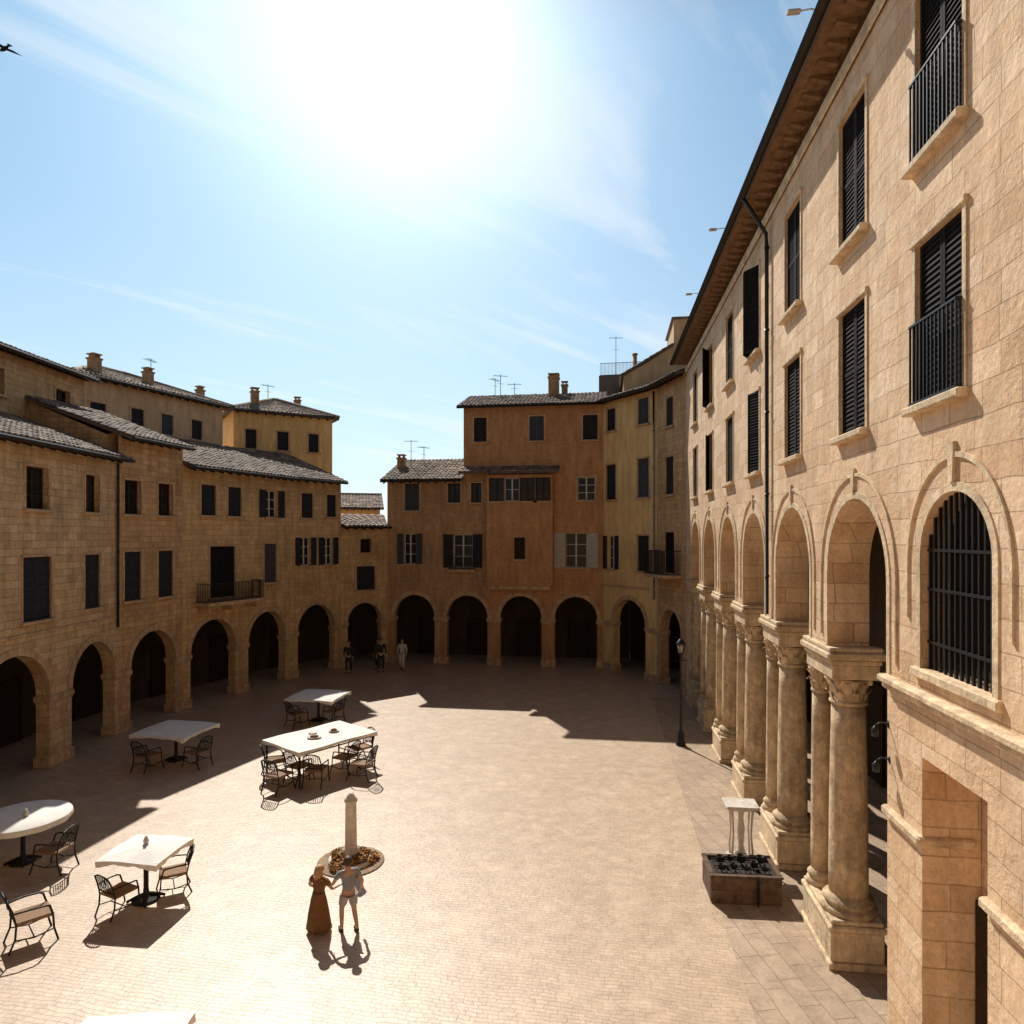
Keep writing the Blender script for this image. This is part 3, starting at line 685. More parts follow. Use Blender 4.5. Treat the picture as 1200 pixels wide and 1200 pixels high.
for D in piers:
    u=U(D)
    mkobj("plinth",cached("plm",pier_mesh),pal,(u,0,0)); mkobj("impost",cached("enm",entab_mesh),pal,(u,0,0))
    column(pal,.37,(u+.38,.46,0)); column(pal,.21,(u-.62,.24,0)); column(pal,.21,(u-.62,.68,0))
for D,s,w in wcols:
    for i,(a,b) in enumerate(rows):
        st={'c':'closed','h':'half','b':'both'}[s]
        window(pal,U(D),a,b,w,style=st,sh=M_shut,trim=M_trim,rail=(1.15 if D in(9.25,4.8) else None),frame=M_wood,ang=(-30 if i==0 else -18))
mb=MB(); mb.cbox(0,LP,-.07,0.0,17.0,17.3,.03); part("cornice",mb,M_trim,pal)
mb=MB(); mb.dentils(0,LP,.5,.12,-.42,-.071,17.53,17.44,17.575,17.57,17.58); part("eave_brackets",mb,M_eave,pal)
mb=MB(); mb.box(-.3,LP,-.6,.5,17.585,17.66); part("soffit",mb,M_eave,pal)
mb=MB(); tile_patch(mb,(-.3,-.68,17.72),(LP,-.68,17.72),(-.3,4.5,19.5),(LP,4.5,19.5),tw=.3,th=.5); tile_patch(mb,(LP,9.6,17.72),(-.3,9.6,17.72),(LP,4.5,19.5),(-.3,4.5,19.5),tw=.6,th=1)
rP=part("roof",mb,M_tile,pal)
mb=MB(); mb.tube([(-.2,-.74,17.66),(LP,-.74,17.66)],.1,10); part("gutter",mb,M_gut,pal)
downpipe(pal,U(18.3),6.4,16.3,-.1,[(U(18.3),-.12,16.6),(U(18.3),-.5,17.25),(U(18.3),-.72,17.6)])
for D in (20.8,26.4,12.1):
    mb=MB(); mb.tube([(0,-.5,17.82),(0,-.8,17.92),(0,-1.0,17.9)],.014,6); mb.cbox(-.06,.06,-1.22,-.98,17.86,17.925,.02); part("floodlight",mb,M_marble,rP,(U(D),0,0))
for du,z in ((.06,4.95),(.02,5.5)):
    mb=MB()
    mb.tube([(0,0.1,0),(0,-.12,.03),(0,-.2,-.02)],.014,6); mb.lathe([(.03,-.2),(.055,-.18),(.065,-.08),(.03,-.04),(.012,-.02)],0,-.2,8); mb.sphere((0,.0,0),.04,.02,.06,8,5)
    part("wall_lamp",mb,M_iron,pal,(u0+du,-.0,z))

# ------------------------------------------------------------------ ground
M_ground=masonry("piazza_pavers",(0.66,0.485,0.335),(0.55,0.395,0.265),(0.40,0.285,0.19),0.22,0.10,0.008,rough=0.44,bump=0.45,patch=0.45,streak=0.24,wall=False,rot=math.radians(10),patchcol=(0.47,0.33,0.22),distort=0.2,grain=(.84,1.12),bdist=.012,mix3=(.72,.545,.39),spec=.6)
M_pave=masonry("pavement_slabs",(0.54,0.395,0.275),(0.43,0.31,0.21),(0.26,0.18,0.12),0.75,0.42,0.012,rough=0.55,bump=0.5,patch=0.5,streak=0.3,wall=False,rot=math.radians(83),patchcol=(0.38,0.26,0.175),distort=0.1,bdist=.015,stain=(.33,.23,.155))
mb=MB(); mb.quad((-700,-300,0),(700,-300,0),(700,1200,0),(-700,1200,0)); g=part("ground",mb,M_ground,None); g["kind"]="structure"
mb=MB(); D0,D1=-6,36; mb.quad((2.75+.1275*D0,D0,.004),(9.6+.1275*D0,D0,.004),(9.6+.1275*D1,D1,.004),(2.75+.1275*D1,D1,.004))
g=part("pavement",mb,M_pave,None); g["kind"]="structure"

# ------------------------------------------------------------------ furniture
def table(loc,rz,w,d,label,legs=False,rnd=False,h=1.2,tent=.10):
    e=thing("cafe_table",label,"table",loc,rz,group="cafe tables on the square")
    mb=MB(); n=16; mb.smooth=False
    if rnd:
        mb.lathe([(w/2*.985,h-.15),(w/2,h-.10),(w/2,h-.01),(w/2-.02,h+.005),(w*.25,h+.03),(.02,h+.045)],n=48,wob=lambda a,k:.018*math.cos(a*11)*(k<2))
    else:
        def zt(x,y):
            ax,ay=abs(x)/(w/2),abs(y)/(d/2); a=max(ax,ay)
            if legs: return h+.012*math.sin(x*3+1)*math.sin(y*4)
            return h+tent*(1-a)-.03*(ax*ay)**2+.008*math.sin(x*5)*math.cos(y*6+1)
        for i in range(n):
            for j in range(n):
                x0,x1=-w/2+w*i/n,-w/2+w*(i+1)/n; y0,y1=-d/2+d*j/n,-d/2+d*(j+1)/n
                mb.quad((x0,y0,zt(x0,y0)),(x1,y0,zt(x1,y0)),(x1,y1,zt(x1,y1)),(x0,y1,zt(x0,y1)))
        P=[]
        for (ax,ay,bx,by) in ((-1,-1,1,-1),(1,-1,1,1),(1,1,-1,1),(-1,1,-1,-1)):
            for i in range(20):
                t=i/20; P.append((w/2*(ax+(bx-ax)*t),d/2*(ay+(by-ay)*t),t))
        m=len(P); ph=R.uniform(0,6)
        def dr(i):
            i%=m; p=P[i]
            k=.085+.07*abs(2*p[2]-1)**3+.014*math.sin(i*.9+ph); s=1+.018*math.sin(i*1.9+ph)
            return (p[0]*s,p[1]*s,zt(p[0],p[1])-k)
        for i in range(m):
            a=P[i];b=P[(i+1)%m]
            mb.quad((a[0],a[1],zt(a[0],a[1])),(b[0],b[1],zt(b[0],b[1])),dr(i+1),dr(i))
        mb.box(-w/2+.05,w/2-.05,-d/2+.05,d/2-.05,h-.09,h-.05)
    part("table_top",mb,M_cloth,e)
    mb=MB()
    if legs:
        for sx in (-1,1):
            for sy in (-1,1): 
                x,y=sx*(w/2-.12),sy*(d/2-.12); mb.tube([(x,y,0),(x,y,h-.05)],[.028,.035],8)
        for sy in (-1,1): mb.tube([(-w/2+.12,sy*(d/2-.12),h-.16),(w/2-.12,sy*(d/2-.12),h-.16)],.025,6)
        for sx in (-1,1): mb.tube([(sx*(w/2-.12),-d/2+.12,.25),(sx*(w/2-.12),d/2-.12,.25)],.02,6)
        part("legs",mb,M_iron,e)
    else:
        mb.lathe([(.30,0),(.31,.03),(.28,.06),(.12,.09),(.07,.16),(.055,.3),(.055,h-.2),(.1,h-.12),(.3,h-.08)],n=18)
        for i in range(4):
            a=i*math.pi/2+.6; mb.tube([(0,0,.14),(.22*math.cos(a),.22*math.sin(a),.1),(.4*math.cos(a),.4*math.sin(a),.03)],[.045,.035,.03],8)
        part("pedestal",mb,M_iron,e)
    return e
table((-8.55,15.95,0),math.radians(-8),1.5,1.4,"square cafe table with white cloth and small candle pot",tent=.12)
table((-12.75,25.9,0),math.radians(-12),2.3,2.1,"square white-topped cafe table in the shade of the arcade")
table((-8.9,31.4,0),math.radians(-10),2.3,2.1,"square white-topped cafe table at the shadow edge")
table((-6.95,24.8,0),math.radians(50),3.3,2.3,"long white table on thin iron legs with serving dishes",legs=True,h=1.25)
table((-12.75,17.8,0),0,2.2,2.2,"round cafe table with white cloth and small ornament",rnd=True)
table((-5.62,9.6,0),math.radians(4),1.6,1.7,"square cafe table with white cloth, partly seen")
def chair_build():
    e=thing("cafe_chair","wrought iron cafe chair with brown woven seat","chair",group="iron cafe chairs")
    mb=MB(); s=.36
    for sx in (-1,1):
        mb.tube([(sx*s*.95,-s-.12,0),(sx*s*.95,-s,.3),(sx*s*.95,-s+.02,.6),(sx*s*.92,-s-.06,.95),(sx*s*.8,-s-.16,1.2)],.024,8)
        mb.tube([(sx*(s+.03),s+.1,0),(sx*s,s+.02,.3),(sx*s,s,.62),(sx*s*1.05,s*.8,.86)],.024,8)
        mb.tube([(sx*s*.95,-s-.02,.88),(sx*s*1.12,-.1,.9),(sx*s*1.12,s*.6,.88),(sx*s*1.05,s*.85,.84)],.022,8)
        mb.tube([(sx*s,-s,.28),(sx*s,0,.22),(sx*s,s,.28)],.016,6)
    mb.tube([(-s,0,.22),(s,0,.22)],.016,6)
    part("frame",mb,M_iron,e)
    mb=MB(); mb.cbox(-s,s,-s,s+.03,.57,.65,.03); part("seat",mb,M_seat,e)
    mb=MB()
    mb.tube([(-s*.8,-s-.16,1.2),(-s*.4,-s-.19,1.27),(0,-s-.2,1.29),(s*.4,-s-.19,1.27),(s*.8,-s-.16,1.2)],.024,8)
    mb.tube([(-s*.93,-s-.0,.74),(0,-s-.05,.74),(s*.93,-s,.74)],.018,6)
    for i in range(7):
        x=-s*.7+s*1.4*i/6; mb.tube([(x,-s-.03,.74),(x*.95,-s-.1,.98),(x*.9,-s-.185,1.24)],.013,6)
    ring=[(.1*math.cos(a),-s-.1,1.0+.1*math.sin(a)) for a in [2*math.pi*i/12 for i in range(12)]]
    mb.tube(ring,.012,6,closed=True)
    part("backrest",mb,M_iron,e)
    return e
ch=chair_build()
T=[(-8.6,15.9),(-12.8,25.6),(-8.9,31.4),(-6.95,24.8),(-12.75,17.7)]
chairs=[(-11.65,17.4,4,.88),(-13.3,16.5,4,.85),(-10.1,14.35,0,.9),(-8.9,15.45,0,.78),(-8.1,16.35,0,.78),(-13.25,24.8,1,.9),(-11.6,25.2,1,.9),(-7.8,22.75,3,.92),(-6.7,23.3,3,.92),(-5.25,23.9,3,.92),(-5.7,25.7,3,.92),(-6.0,24.6,3,.9),(-8.4,24.2,3,.9),(-7.4,23.7,3,.88),(-9.6,30.5,2,.92),(-8.1,31.0,2,.92)]
for i,(x,y,t,sc) in enumerate(chairs):
    tx,ty=T[t]; a=math.atan2(ty-y,tx-x)-math.pi/2+R.uniform(-.25,.25)
    if i==0: ch.location=(x,y,0); ch.rotation_euler=(0,0,a); ch.scale=(sc,)*3
    else: dup(ch,(x,y,0),a,sc)
def vase(loc,label):
    mb=MB(); mb.lathe([(.05,0),(.075,.03),(.085,.09),(.06,.16),(.035,.2),(.05,.24)],n=14); 
    o=mkobj("vase",mb.mesh("vase",[M_marble]),None,loc,0,.75); o["label"]=label; o["category"]="vase"; 
vase((-8.55,15.95,1.315),"small pale pot standing on a white tablecloth")
vase((-12.6,17.7,1.24),"small pale ornament on a round white table")
for (x,y,r) in ((-7.1,24.5,.26),(-6.6,25.3,.2),(-7.3,25.0,.16)):
    mb=MB(); mb.lathe([(r*.5,0),(r*.95,.03),(r,.05),(r*.9,.045),(r*.5,.02),(.01,.018)],n=20); 
    if r>.18: mb.cur=1; mb.sphere((0,0,.05),r*.6,r*.5,.06,10,6)
    o=mkobj("serving_dish",mb.mesh("serving_dish",[M_marble,M_seat]),None,(x,y,1.262)); o["label"]="round serving dish with food on the long white table"; o["category"]="dish"; o["group"]="serving dishes on the long table"
# ------------------------------------------------------------------ central pillar with flowers
mon=thing("stone_pillar","short pale stone pillar rising from a round flower bed","monument",(-4.2,17.8,0))
mb=MB(); mb.lathe([(.22,.1),(.22,.34),(.17,.38),(.155,.42),(.14,1.55),(.17,1.58),(.17,1.64),(.13,1.67),(.11,1.72),(.05,1.80),(.01,1.81)],n=20); part("shaft",mb,M_marble,mon)
mb=MB(); mb.lathe([(.56,0),(.58,.02),(.58,.1),(.55,.13),(.48,.13),(.45,.1),(.44,.09),(.01,.09)],n=36); part("planter",mb,M_marble,mon)
mb=MB(); mb.lathe([(.86,0.003),(.86,.02),(.83,.03),(.56,.035)],n=36); part("plinth",mb,plain("worn_kerb_stone",(.36,.24,.15),.9,.5,9,.6),mon)
M_leaf=toned("leaf",(0.07,0.055,0.02),(0.15,0.10,0.035),(0.24,0.15,0.05)); M_pet=toned("petals",(0.56,0.18,0.03),(0.68,0.28,0.045),(0.70,0.40,0.11))
fl=MB()
for i in range(2000):
    a=R.uniform(0,2*math.pi); r=.14+.6*math.sqrt(R.random())*(.78+.22*math.sin(a*3+1)); z=.06+R.random()*.34*max(.12,1.0-r/.85)
    fl.cur=1 if R.random()<.6 else 0; fl.tone=R.random(); s=.036 if fl.cur else .045
    c=Vector((r*math.cos(a),r*math.sin(a),z)); d1=Vector((R.uniform(-1,1),R.uniform(-1,1),R.uniform(-.5,.6))).normalized()*s; d2=d1.cross(Vector((R.random(),R.random(),1))).normalized()*s*.7
    fl.quad(c-d1,c-d2,c+d1,c+d2)
o=mkobj("flower_bed",fl.mesh("flower_bed",[M_leaf,M_pet]),None,(-4.2,17.8,0)); o["label"]="low orange flowers and leaves around the stone pillar"; o["category"]="flowers"
# ------------------------------------------------------------------ lamp post
lp=thing("street_lamp","slim black iron lamp post with small lantern","street lamp",(6.85,27.7,0))
mb=MB(); mb.lathe([(.2,0),(.2,.1),(.14,.16),(.13,.5),(.1,.56),(.06,.65),(.05,1.2),(.06,1.25),(.045,1.3),(.035,3.5),(.06,3.55),(.03,3.6),(.03,3.72)],n=14); mb.tube([(-.25,0,3.45),(.25,0,3.45)],.018,6); part("post",mb,M_iron,lp)
mb=MB()
for i in range(6):
    a=i*math.pi/3; mb.tube([(.1*math.cos(a),.1*math.sin(a),3.74),(.17*math.cos(a),.17*math.sin(a),4.12)],.012,5)
mb.lathe([(.11,3.7),(.11,3.75)],n=6); mb.lathe([(.21,4.12),(.2,4.15),(.08,4.3),(.03,4.34),(.03,4.42),(.005,4.46)],n=6); part("lantern",mb,M_iron,lp)
mb=MB(); mb.lathe([(.085,3.76),(.14,4.1)],n=6); part("lantern_glass",mb,plain("lamp_glass",(.45,.42,.36),.3,.1,3,0),lp)
# ------------------------------------------------------------------ planter and marble stand
pb=thing("planter_box","weathered brown wooden box with dark clutter and hanging chain","planter",(5.45,16.25,0),math.radians(-5))
mb=MB(); w,d=.8,.54
mb.cbox(-w,w,-d,-d+.07,0,.62,.02); mb.cbox(-w,w,d-.07,d,0,.62,.02); mb.cbox(-w,-w+.07,-d+.072,d-.072,0,.62,.02); mb.cbox(w-.07,w,-d+.072,d-.072,0,.62,.02)
mb.cbox(-w-.03,w+.03,-d-.03,-d+.09,.622,.665,.015); mb.cbox(-w-.03,w+.03,d-.09,d+.03,.622,.665,.015); mb.cbox(-w-.03,-w+.09,-d+.092,d-.092,.622,.665,.015); mb.cbox(w-.09,w+.03,-d+.092,d-.092,.622,.665,.015)
mb.box(-w+.02,w-.02,-d-.012,-d-.002,.3,.33)
part("box",mb,M_box,pb)
mb=MB(); mb.box(-w+.07,w-.07,-d+.07,d-.07,.3,.58); part("soil",mb,M_soil,pb)
mb=MB()
for i in range(13):
    z=.64-.055*i; ring=[(.25+.026*math.cos(t)*(i%2==0),-d-.06-.026*math.cos(t)*(i%2==1),z+.042*math.sin(t)) for t in [2*math.pi*k/10 for k in range(10)]]
    if z>.03: mb.tube(ring,.011,5,closed=True)
part("chain",mb,M_iron,pb)
mb=MB()
for i in range(12): x=-.6+1.2*i/11; mb.box(x-.012,x+.012,-.36,.36,.60,.62)
for y in (-.36,0,.36): mb.box(-.63,.63,y-.015,y+.015,.621,.64)
part("grate",mb,M_iron,pb)
def pot():
    mb=MB(); mb.lathe([(.05,0),(.085,.02),(.1,.09),(.08,.14),(.095,.16),(.07,.15),(.06,.08)],n=14); return mb.mesh("iron_pot",[M_iron])
pm=pot(); cr=math.radians(-5)
for (x,y,s) in ((-.45,.15,1),(-.2,-.15,.8),(.05,.2,1.1),(.3,-.05,.9),(.5,.2,1),(-.5,-.2,.8),(.5,-.22,.7),(-.2,.26,.75),(.08,-.22,.65)):
    o=mkobj("iron_pot",pm,None,(5.45+x*math.cos(cr)-y*math.sin(cr),16.25+x*math.sin(cr)+y*math.cos(cr),.645),R.random(),s); o["label"]="small dark iron pot standing on a grate in the wooden box"; o["category"]="pot"; o["group"]="dark pots in the wooden box"
st=thing("marble_stand","pale marble pedestal stand with square top beside planter","pedestal",(5.95,17.75,0),math.radians(-7))
mb=MB(); mb.cbox(-.42,.42,-.34,.34,1.5,1.56,.02); mb.cbox(-.36,.36,-.28,.28,1.43,1.498,.02); part("top",mb,M_marble,st)
mb=MB()
for sx in (-1,1):
    for sy in (-1,1): mb.tube([(sx*.24,sy*.18,.18),(sx*.25,sy*.19,.4),(sx*.22,sy*.165,.8),(sx*.24,sy*.18,1.2),(sx*.26,sy*.2,1.43)],[.035,.028,.022,.028,.035],10)
mb.lathe([(.15,.18),(.16,.24),(.10,.34),(.07,.5),(.09,.75),(.10,.9),(.065,1.15),(.07,1.3),(.15,1.42)],n=18); part("pedestal",mb,M_marble,st)
mb=MB(); mb.cbox(-.4,.4,-.33,.33,0,.1,.02); mb.cbox(-.34,.34,-.27,.27,.102,.18,.02); part("base",mb,M_marble,st)
# ------------------------------------------------------------------ a bird gliding over the roofs
bd=thing("bird","dark bird gliding with spread wings above the roofs","bird",(-11.15,15,19.2),math.radians(60),scale=.8)
mb=MB(); mb.tube([(0,-.22,0),(0,-.12,.0),(0,0,.01),(0,.12,.02),(0,.2,.03),(0,.25,.025)],[.012,.04,.055,.045,.032,.006],10)
for sx in (-1,1):
    mb.add([(sx*.03,.07,.02),(sx*.2,.12,.08),(sx*.45,-.02,.05),(sx*.2,-.02,.07),(sx*.03,-.08,.01)],[(0,1,3,4),(1,2,3)])
mb.add([(-.02,-.18,0),(.02,-.18,0),(.07,-.32,0),(-.07,-.32,0)],[(0,1,2,3)])
part("body",mb,M_shut,bd)

# ------------------------------------------------------------------ people
M_skin=plain("skin",(0.55,0.33,0.22),.6,.08,4,0); M_hairb=plain("brown_hair",(0.07,0.04,0.02),.6,.3,20,.3); M_hairl=plain("light_hair",(0.48,0.29,0.14),.6,.3,20,.3)
M_shirt=plain("grey_blue_shirt",(0.27,0.30,0.34),.9,.2,6,.2); M_short=plain("pale_shorts",(0.42,0.39,0.36),.9,.2,6,.2)
M_dress=plain("brown_dress",(0.21,0.10,0.035),.9,.3,6,.3); M_dark=plain("dark_clothes",(0.035,0.032,0.035),.9,.3,6,.2); M_wsh=plain("white_shirt",(0.6,0.56,0.52),.9,.1,6,.2); M_shoe=plain("shoe_leather",(0.05,0.035,0.025),.6,.3,6,0)
M_eye=plain("eye_dark",(0.02,0.015,0.012),.3,0,1,0); M_lip=plain("lips",(0.35,0.13,0.10),.5,0,1,0)
def skinmesh(name,verts,edges,mat,root=0,lv=2):
    me=bpy.data.meshes.new(name); me.from_pydata([v[0] for v in verts],edges,[]); o=bpy.data.objects.new(name,me); COL.objects.link(o)
    md=o.modifiers.new("Skin",'SKIN'); md.use_smooth_shade=True; md.branch_smoothing=0.3
    for i,v in enumerate(verts):
        r=v[1]; r=(r,r) if not isinstance(r,tuple) else r
        sk=me.skin_vertices[0].data[i]; sk.radius=r; sk.use_root=(i==root)
    s=o.modifiers.new("Sub",'SUBSURF'); s.levels=lv; s.render_levels=lv
    dg=bpy.context.evaluated_depsgraph_get(); dg.update()
    out=bpy.data.meshes.new_from_object(o.evaluated_get(dg)); out.name=name
    bpy.data.objects.remove(o,do_unlink=True); bpy.data.meshes.remove(me)
    out.materials.clear(); out.materials.append(mat)
    for p in out.polygons: p.use_smooth=True
    return out
def person(label,loc,rz,sc,arms,legs,top,bottom,hair,skirt=False,longh=False,lean=0.0,sleeve=True,trous=False,group=None):
    e=thing("person",label,"person",loc,rz,scale=sc,group=group)
    V=[];E=[]
    def a(co,r,par=None):
        V.append((Vector(co),r)); i=len(V)-1
        if par is not None: E.append((par,i))
        return i
    L=lean
    pel=a((0,0,.94),(.13,.10)); sp=a((0,L*.3,1.12),(.115,.09),pel); chs=a((0,L*.7,1.32),(.15,.105),sp); nb=a((0,L,1.46),.065,chs)
    nk=a((0,L+.01,1.51),.05,nb); jw=a((0,L+.03,1.575),.062,nk); sk=a((0,L+.02,1.645),.082,jw); cr=a((0,L+.01,1.70),.06,sk)
    ns=a((0,L+.12,1.625),.012,sk)
    for sx in (-1,1): a((sx*.09,L+.01,1.635),.012,sk)
    tj={}
    for k,sx in (('l',-1),('r',1)):
        (kn,an)=legs[k]; hp=a((sx*.09,0,.88),.095,pel); kk=a(kn,.058,hp); cf=a(Vector(kn).lerp(Vector(an),.35),.056,kk); aa=a(an,.036,cf)
        he=Vector(an); f=he+Vector((sx*.01,.07,-.045)); t=he+Vector((sx*.015,.16,-.06)); ft=a(f,(.036,.03),aa); a(t,(.034,.02),ft)
        tj[k]=(Vector((sx*.09,0,.88)),Vector(kn),Vector(an))
    aj={}
    for k,sx in (('l',-1),('r',1)):
        el,wr=arms[k]; sh=a((sx*.185,L*.9,1.405),.055,chs); ee=a(el,.038,sh); ww=a(wr,.026,ee)
        d=(Vector(wr)-Vector(el)).normalized(); pm=Vector(wr)+d*.06; side=d.cross(Vector((0,0,1)) if abs(d.z)<.8 else Vector((0,1,0))).normalized()
        pi=a(pm,(.03,.022),ww)
        for q,ln in ((-.024,.06),(-.008,.075),(.008,.07),(.024,.055)):
            r0=pm+d*.035+side*q; i1=a(r0,.009,pi); curl=Vector((0,.02,-.01)); i2=a(r0+d*ln*.55+curl*.4,.0085,i1); a(r0+d*ln+curl*1.3,.007,i2)
        t1=a(Vector(wr)+d*.035+side*.035,.010,ww); a(Vector(wr)+d*.075+side*.055,.008,t1)
        aj[k]=(Vector((sx*.185,L*.9,1.405)),Vector(el),Vector(wr))
    mkobj("body",skinmesh("body",V,E,M_skin),e)
    V=[];E=[]
    p0=a((0,0,.90),(.155,.125)); p1=a((0,L*.3,1.12),(.132,.105),p0); p2=a((0,L*.7,1.32),(.172,.128),p1); p3=a((0,L*.95,1.42),.08,p2)
    for k in 'lr':
        s,el,wr=aj[k]; i=a(s+Vector((0,0,.005)),.072,p2); 
        if sleeve: a(s.lerp(el,.62),.062,i)
        else: j=a(el,.055,i); a(el.lerp(wr,.9),.04,j)
    mkobj("shirt" if not skirt else "bodice",skinmesh("shirt",V,E,top),e)
    if skirt:
        mb=MB(); mb.smooth=True
        mb.lathe([(.285,.10),(.27,.25),(.24,.5),(.205,.72),(.185,.86),(.15,1.0),(.135,1.07)],0,0,40,sx=1.0,sy=.8,wob=lambda a,k:.09*math.sin(a*8+k*.4)*max(0,(4-k))/4)
        part("skirt",mb,bottom,e)
    else:
        V=[];E=[]
        p0=a((0,0,.96),(.148,.12))
        for k,sx in (('l',-1),('r',1)):
            h,kn,an=tj[k]; i=a(h+Vector((0,0,-.02)),.115,p0)
            if trous: j=a(kn,.078,i); a(kn.lerp(an,.92),.055,j)
            else: a(h.lerp(kn,.85),.088,i)
        mkobj("trousers" if trous else "shorts",skinmesh("shorts",V,E,bottom),e)
    for k in 'lr':
        an=tj[k][2]; mb=MB(); mb.sphere((an.x,an.y+.07,an.z-.05),.048,.135,.042,12,8); part("shoe",mb,M_shoe,e)
    mb=MB(); c=(0,L-.005,1.665)
    mb.sphere(c,.1,.11,.102,18,8,0,math.radians(82)); mb.sphere((0,L-.03,1.63),.097,.09,.098,16,8)
    if longh: mb.sphere((0,L-.06,1.55),.105,.06,.14,14,8)
    part("hair",mb,hair,e)
    mb=MB()
    for sx in (-1,1): mb.sphere((sx*.032,L+.098,1.645),.012,.008,.009,8,6)
    part("eyes",mb,M_eye,e)
    mb=MB(); mb.sphere((0,L+.088,1.585),.024,.009,.007,8,6); part("mouth",mb,M_lip,e)
    return e
person("man in grey-blue t-shirt and pale shorts leaning to a companion",(-3.52,14.7,0),math.radians(30),(1.0,1.0,.90),
  dict(l=((-.33,.04,1.18),(-.36,.22,1.08)),r=((.30,-.03,1.13),(.31,.10,.92))),dict(l=((-.12,.10,.52),(-.14,.02,.09)),r=((.12,-.0,.5),(.15,-.14,.1))),M_shirt,M_short,M_hairb,lean=.05)
person("woman in long brown dress with raised forearm",(-4.16,14.7,0),math.radians(-30),(1.0,1.0,.80),
  dict(l=((-.30,.02,1.14),(-.27,.16,.98)),r=((.33,.06,1.19),(.38,.25,1.22))),dict(l=((-.1,.02,.5),(-.1,-.02,.09)),r=((.1,.05,.5),(.11,.08,.09))),M_dress,M_dress,M_hairl,skirt=True,longh=True,sleeve=True,lean=.03)
dn=dict(l=((-.25,-.03,1.14),(-.24,.06,.9)),r=((.25,-.03,1.14),(.24,.06,.9)))
wk=dict(l=((-.1,.14,.52),(-.1,.08,.1)),r=((.1,.02,.5),(.1,-.2,.13))); sd=dict(l=((-.11,.02,.5),(-.12,0,.09)),r=((.11,.02,.5),(.13,.02,.09)))
person("person in white shirt walking out of the arcade shade",(-6.95,43.2,0),math.radians(170),1.15,dn,wk,M_wsh,M_wsh,M_hairb,sleeve=False,trous=True)
person("person in dark clothes standing by the arcade",(-8.2,42.7,0),math.radians(200),1.2,dn,sd,M_dark,M_dark,M_hairb,sleeve=False,trous=True)
person("person in brown top and dark trousers near the arcade",(-8.55,43.6,0),math.radians(150),1.1,dn,sd,M_dress,M_dark,M_hairb,sleeve=False,trous=True)
person("person in dark coat standing beside the corner arch",(-10.1,42.2,0),math.radians(180),1.15,dn,sd,M_dark,M_dark,M_hairb,sleeve=False,trous=True)

# ------------------------------------------------------------------ light, sky, camera
EL=math.radians(45); AZ=math.radians(-20)
S=Vector((math.sin(AZ)*math.cos(EL),math.cos(AZ)*math.cos(EL),math.sin(EL)))
ld=bpy.data.lights.new("sun",'SUN'); ld.energy=5.0; ld.angle=math.radians(.5); ld.color=(1,.95,.86)
lo=bpy.data.objects.new("sun",ld); COL.objects.link(lo); lo.rotation_euler=S.to_track_quat('Z','Y').to_euler()
w=bpy.data.worlds.new("World"); scn.world=w; w.use_nodes=True; nt=w.node_tree; bg=nt.nodes["Background"]
sky=N(nt,'ShaderNodeTexSky'); sky.sky_type='NISHITA'; sky.sun_disc=False; sky.sun_elevation=EL; sky.sun_rotation=AZ; sky.air_density=1.0; sky.dust_density=0.3; sky.ozone_density=1.5
tc=nt.nodes.new('ShaderNodeTexCoord'); dirv=N(nt,'ShaderNodeVectorMath',operation='NORMALIZE'); nt.links.new(tc.outputs['Generated'],dirv.inputs[0])
ga,ge=math.radians(-8.5),math.radians(36.5)
gd=Vector((math.sin(ga)*math.cos(ge),math.cos(ga)*math.cos(ge),math.sin(ge)))
dp=N(nt,'ShaderNodeVectorMath',operation='DOT_PRODUCT'); nt.links.new(dirv.outputs[0],dp.inputs[0]); dp.inputs[1].default_value=gd
def powk(p,k):
    mx=N(nt,'ShaderNodeMath',operation='MAXIMUM'); nt.links.new(dp.outputs['Value'],mx.inputs[0]); mx.inputs[1].default_value=0
    a=N(nt,'ShaderNodeMath',operation='POWER'); nt.links.new(mx.outputs[0],a.inputs[0]); a.inputs[1].default_value=p
    b=N(nt,'ShaderNodeMath',operation='MULTIPLY'); nt.links.new(a.outputs[0],b.inputs[0]); b.inputs[1].default_value=k; return b.outputs[0]
ad=N(nt,'ShaderNodeMath',operation='ADD'); nt.links.new(powk(60,5.5),ad.inputs[0]); nt.links.new(powk(14,2.8),ad.inputs[1])
glow=N(nt,'ShaderNodeVectorMath',operation='SCALE'); glow.inputs[0].default_value=(1,.97,.90); nt.links.new(ad.outputs[0],glow.inputs['Scale'])
sp=nt.nodes.new('ShaderNodeSeparateXYZ'); nt.links.new(dirv.outputs[0],sp.inputs[0])
veil=nt.nodes.new('ShaderNodeValToRGB'); nt.links.new(sp.outputs[2],veil.inputs[0])
veil.color_ramp.elements[0].position=0.0; veil.color_ramp.elements[0].color=(.66,)*3+(1,)
veil.color_ramp.elements[1].position=0.66; veil.color_ramp.elements[1].color=(.03,)*3+(1,)
for p_,c_ in ((.18,.46),(.38,.22),(.55,.09)):
    e=veil.color_ramp.elements.new(p_); e.color=(c_,c_,c_,1)
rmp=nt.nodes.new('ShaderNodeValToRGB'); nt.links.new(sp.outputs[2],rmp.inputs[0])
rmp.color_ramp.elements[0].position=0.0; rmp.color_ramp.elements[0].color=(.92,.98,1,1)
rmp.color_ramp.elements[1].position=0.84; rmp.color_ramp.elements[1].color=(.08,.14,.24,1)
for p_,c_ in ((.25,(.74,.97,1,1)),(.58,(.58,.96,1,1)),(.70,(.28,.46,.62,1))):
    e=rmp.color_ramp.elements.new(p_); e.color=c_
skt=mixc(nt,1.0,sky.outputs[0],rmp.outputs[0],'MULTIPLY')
skv=mixc(nt,veil.outputs[0],skt,(6.4,7.6,8.2))
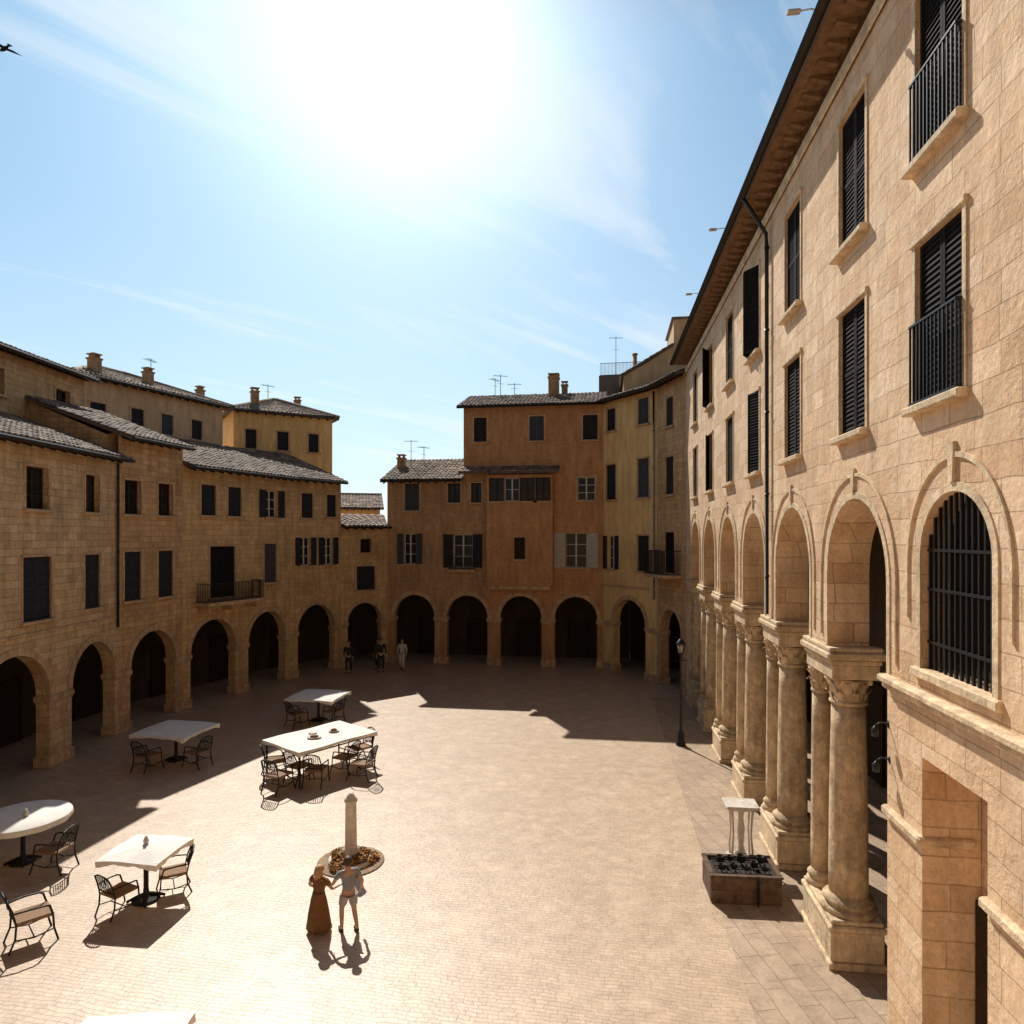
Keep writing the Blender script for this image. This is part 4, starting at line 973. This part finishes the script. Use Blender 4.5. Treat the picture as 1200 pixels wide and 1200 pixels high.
zz=N(nt,'ShaderNodeMath',operation='ADD'); nt.links.new(sp.outputs[2],zz.inputs[0]); zz.inputs[1].default_value=.12
zm=N(nt,'ShaderNodeMath',operation='MAXIMUM'); nt.links.new(zz.outputs[0],zm.inputs[0]); zm.inputs[1].default_value=.05
dv=N(nt,'ShaderNodeVectorMath',operation='DIVIDE'); nt.links.new(dirv.outputs[0],dv.inputs[0]); cb=nt.nodes.new('ShaderNodeCombineXYZ')
for i in range(3): nt.links.new(zm.outputs[0],cb.inputs[i])
nt.links.new(cb.outputs[0],dv.inputs[1])
mp=nt.nodes.new('ShaderNodeMapping'); mp.vector_type='TEXTURE'; nt.links.new(dv.outputs[0],mp.inputs[0]); mp.inputs['Rotation'].default_value=(0,0,math.radians(44)); mp.inputs['Scale'].default_value=(2.6,.55,1); mp.inputs['Location'].default_value=(.35,.2,0)
cn=N(nt,'ShaderNodeTexNoise'); nt.links.new(mp.outputs[0],cn.inputs['Vector']); cn.inputs['Scale'].default_value=1.6; cn.inputs['Detail'].default_value=9; cn.inputs['Roughness'].default_value=.58; cn.inputs['Distortion'].default_value=.5
cf=maprange(nt,cn.outputs['Fac'],.52,.74,0,.7)
skyc=N(nt,'ShaderNodeVectorMath',operation='ADD'); nt.links.new(skv,skyc.inputs[0]); nt.links.new(glow.outputs[0],skyc.inputs[1])
fin=mixc(nt,cf,skyc.outputs[0],(8.2,8.5,8.7))
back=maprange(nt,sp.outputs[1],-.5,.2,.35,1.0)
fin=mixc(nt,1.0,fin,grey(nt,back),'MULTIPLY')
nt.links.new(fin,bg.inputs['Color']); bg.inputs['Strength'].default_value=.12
cam=bpy.data.cameras.new("camera"); co=bpy.data.objects.new("camera",cam); COL.objects.link(co); co.location=(0,0,8.5); co.rotation_euler=(math.radians(90),0,0)
cam.sensor_width=36; cam.lens=24; cam.shift_y=.0233; cam.clip_end=3000; cam.clip_start=.05
scn.camera=co
scn.view_settings.view_transform='Standard'; scn.view_settings.look='None'; scn.view_settings.exposure=0
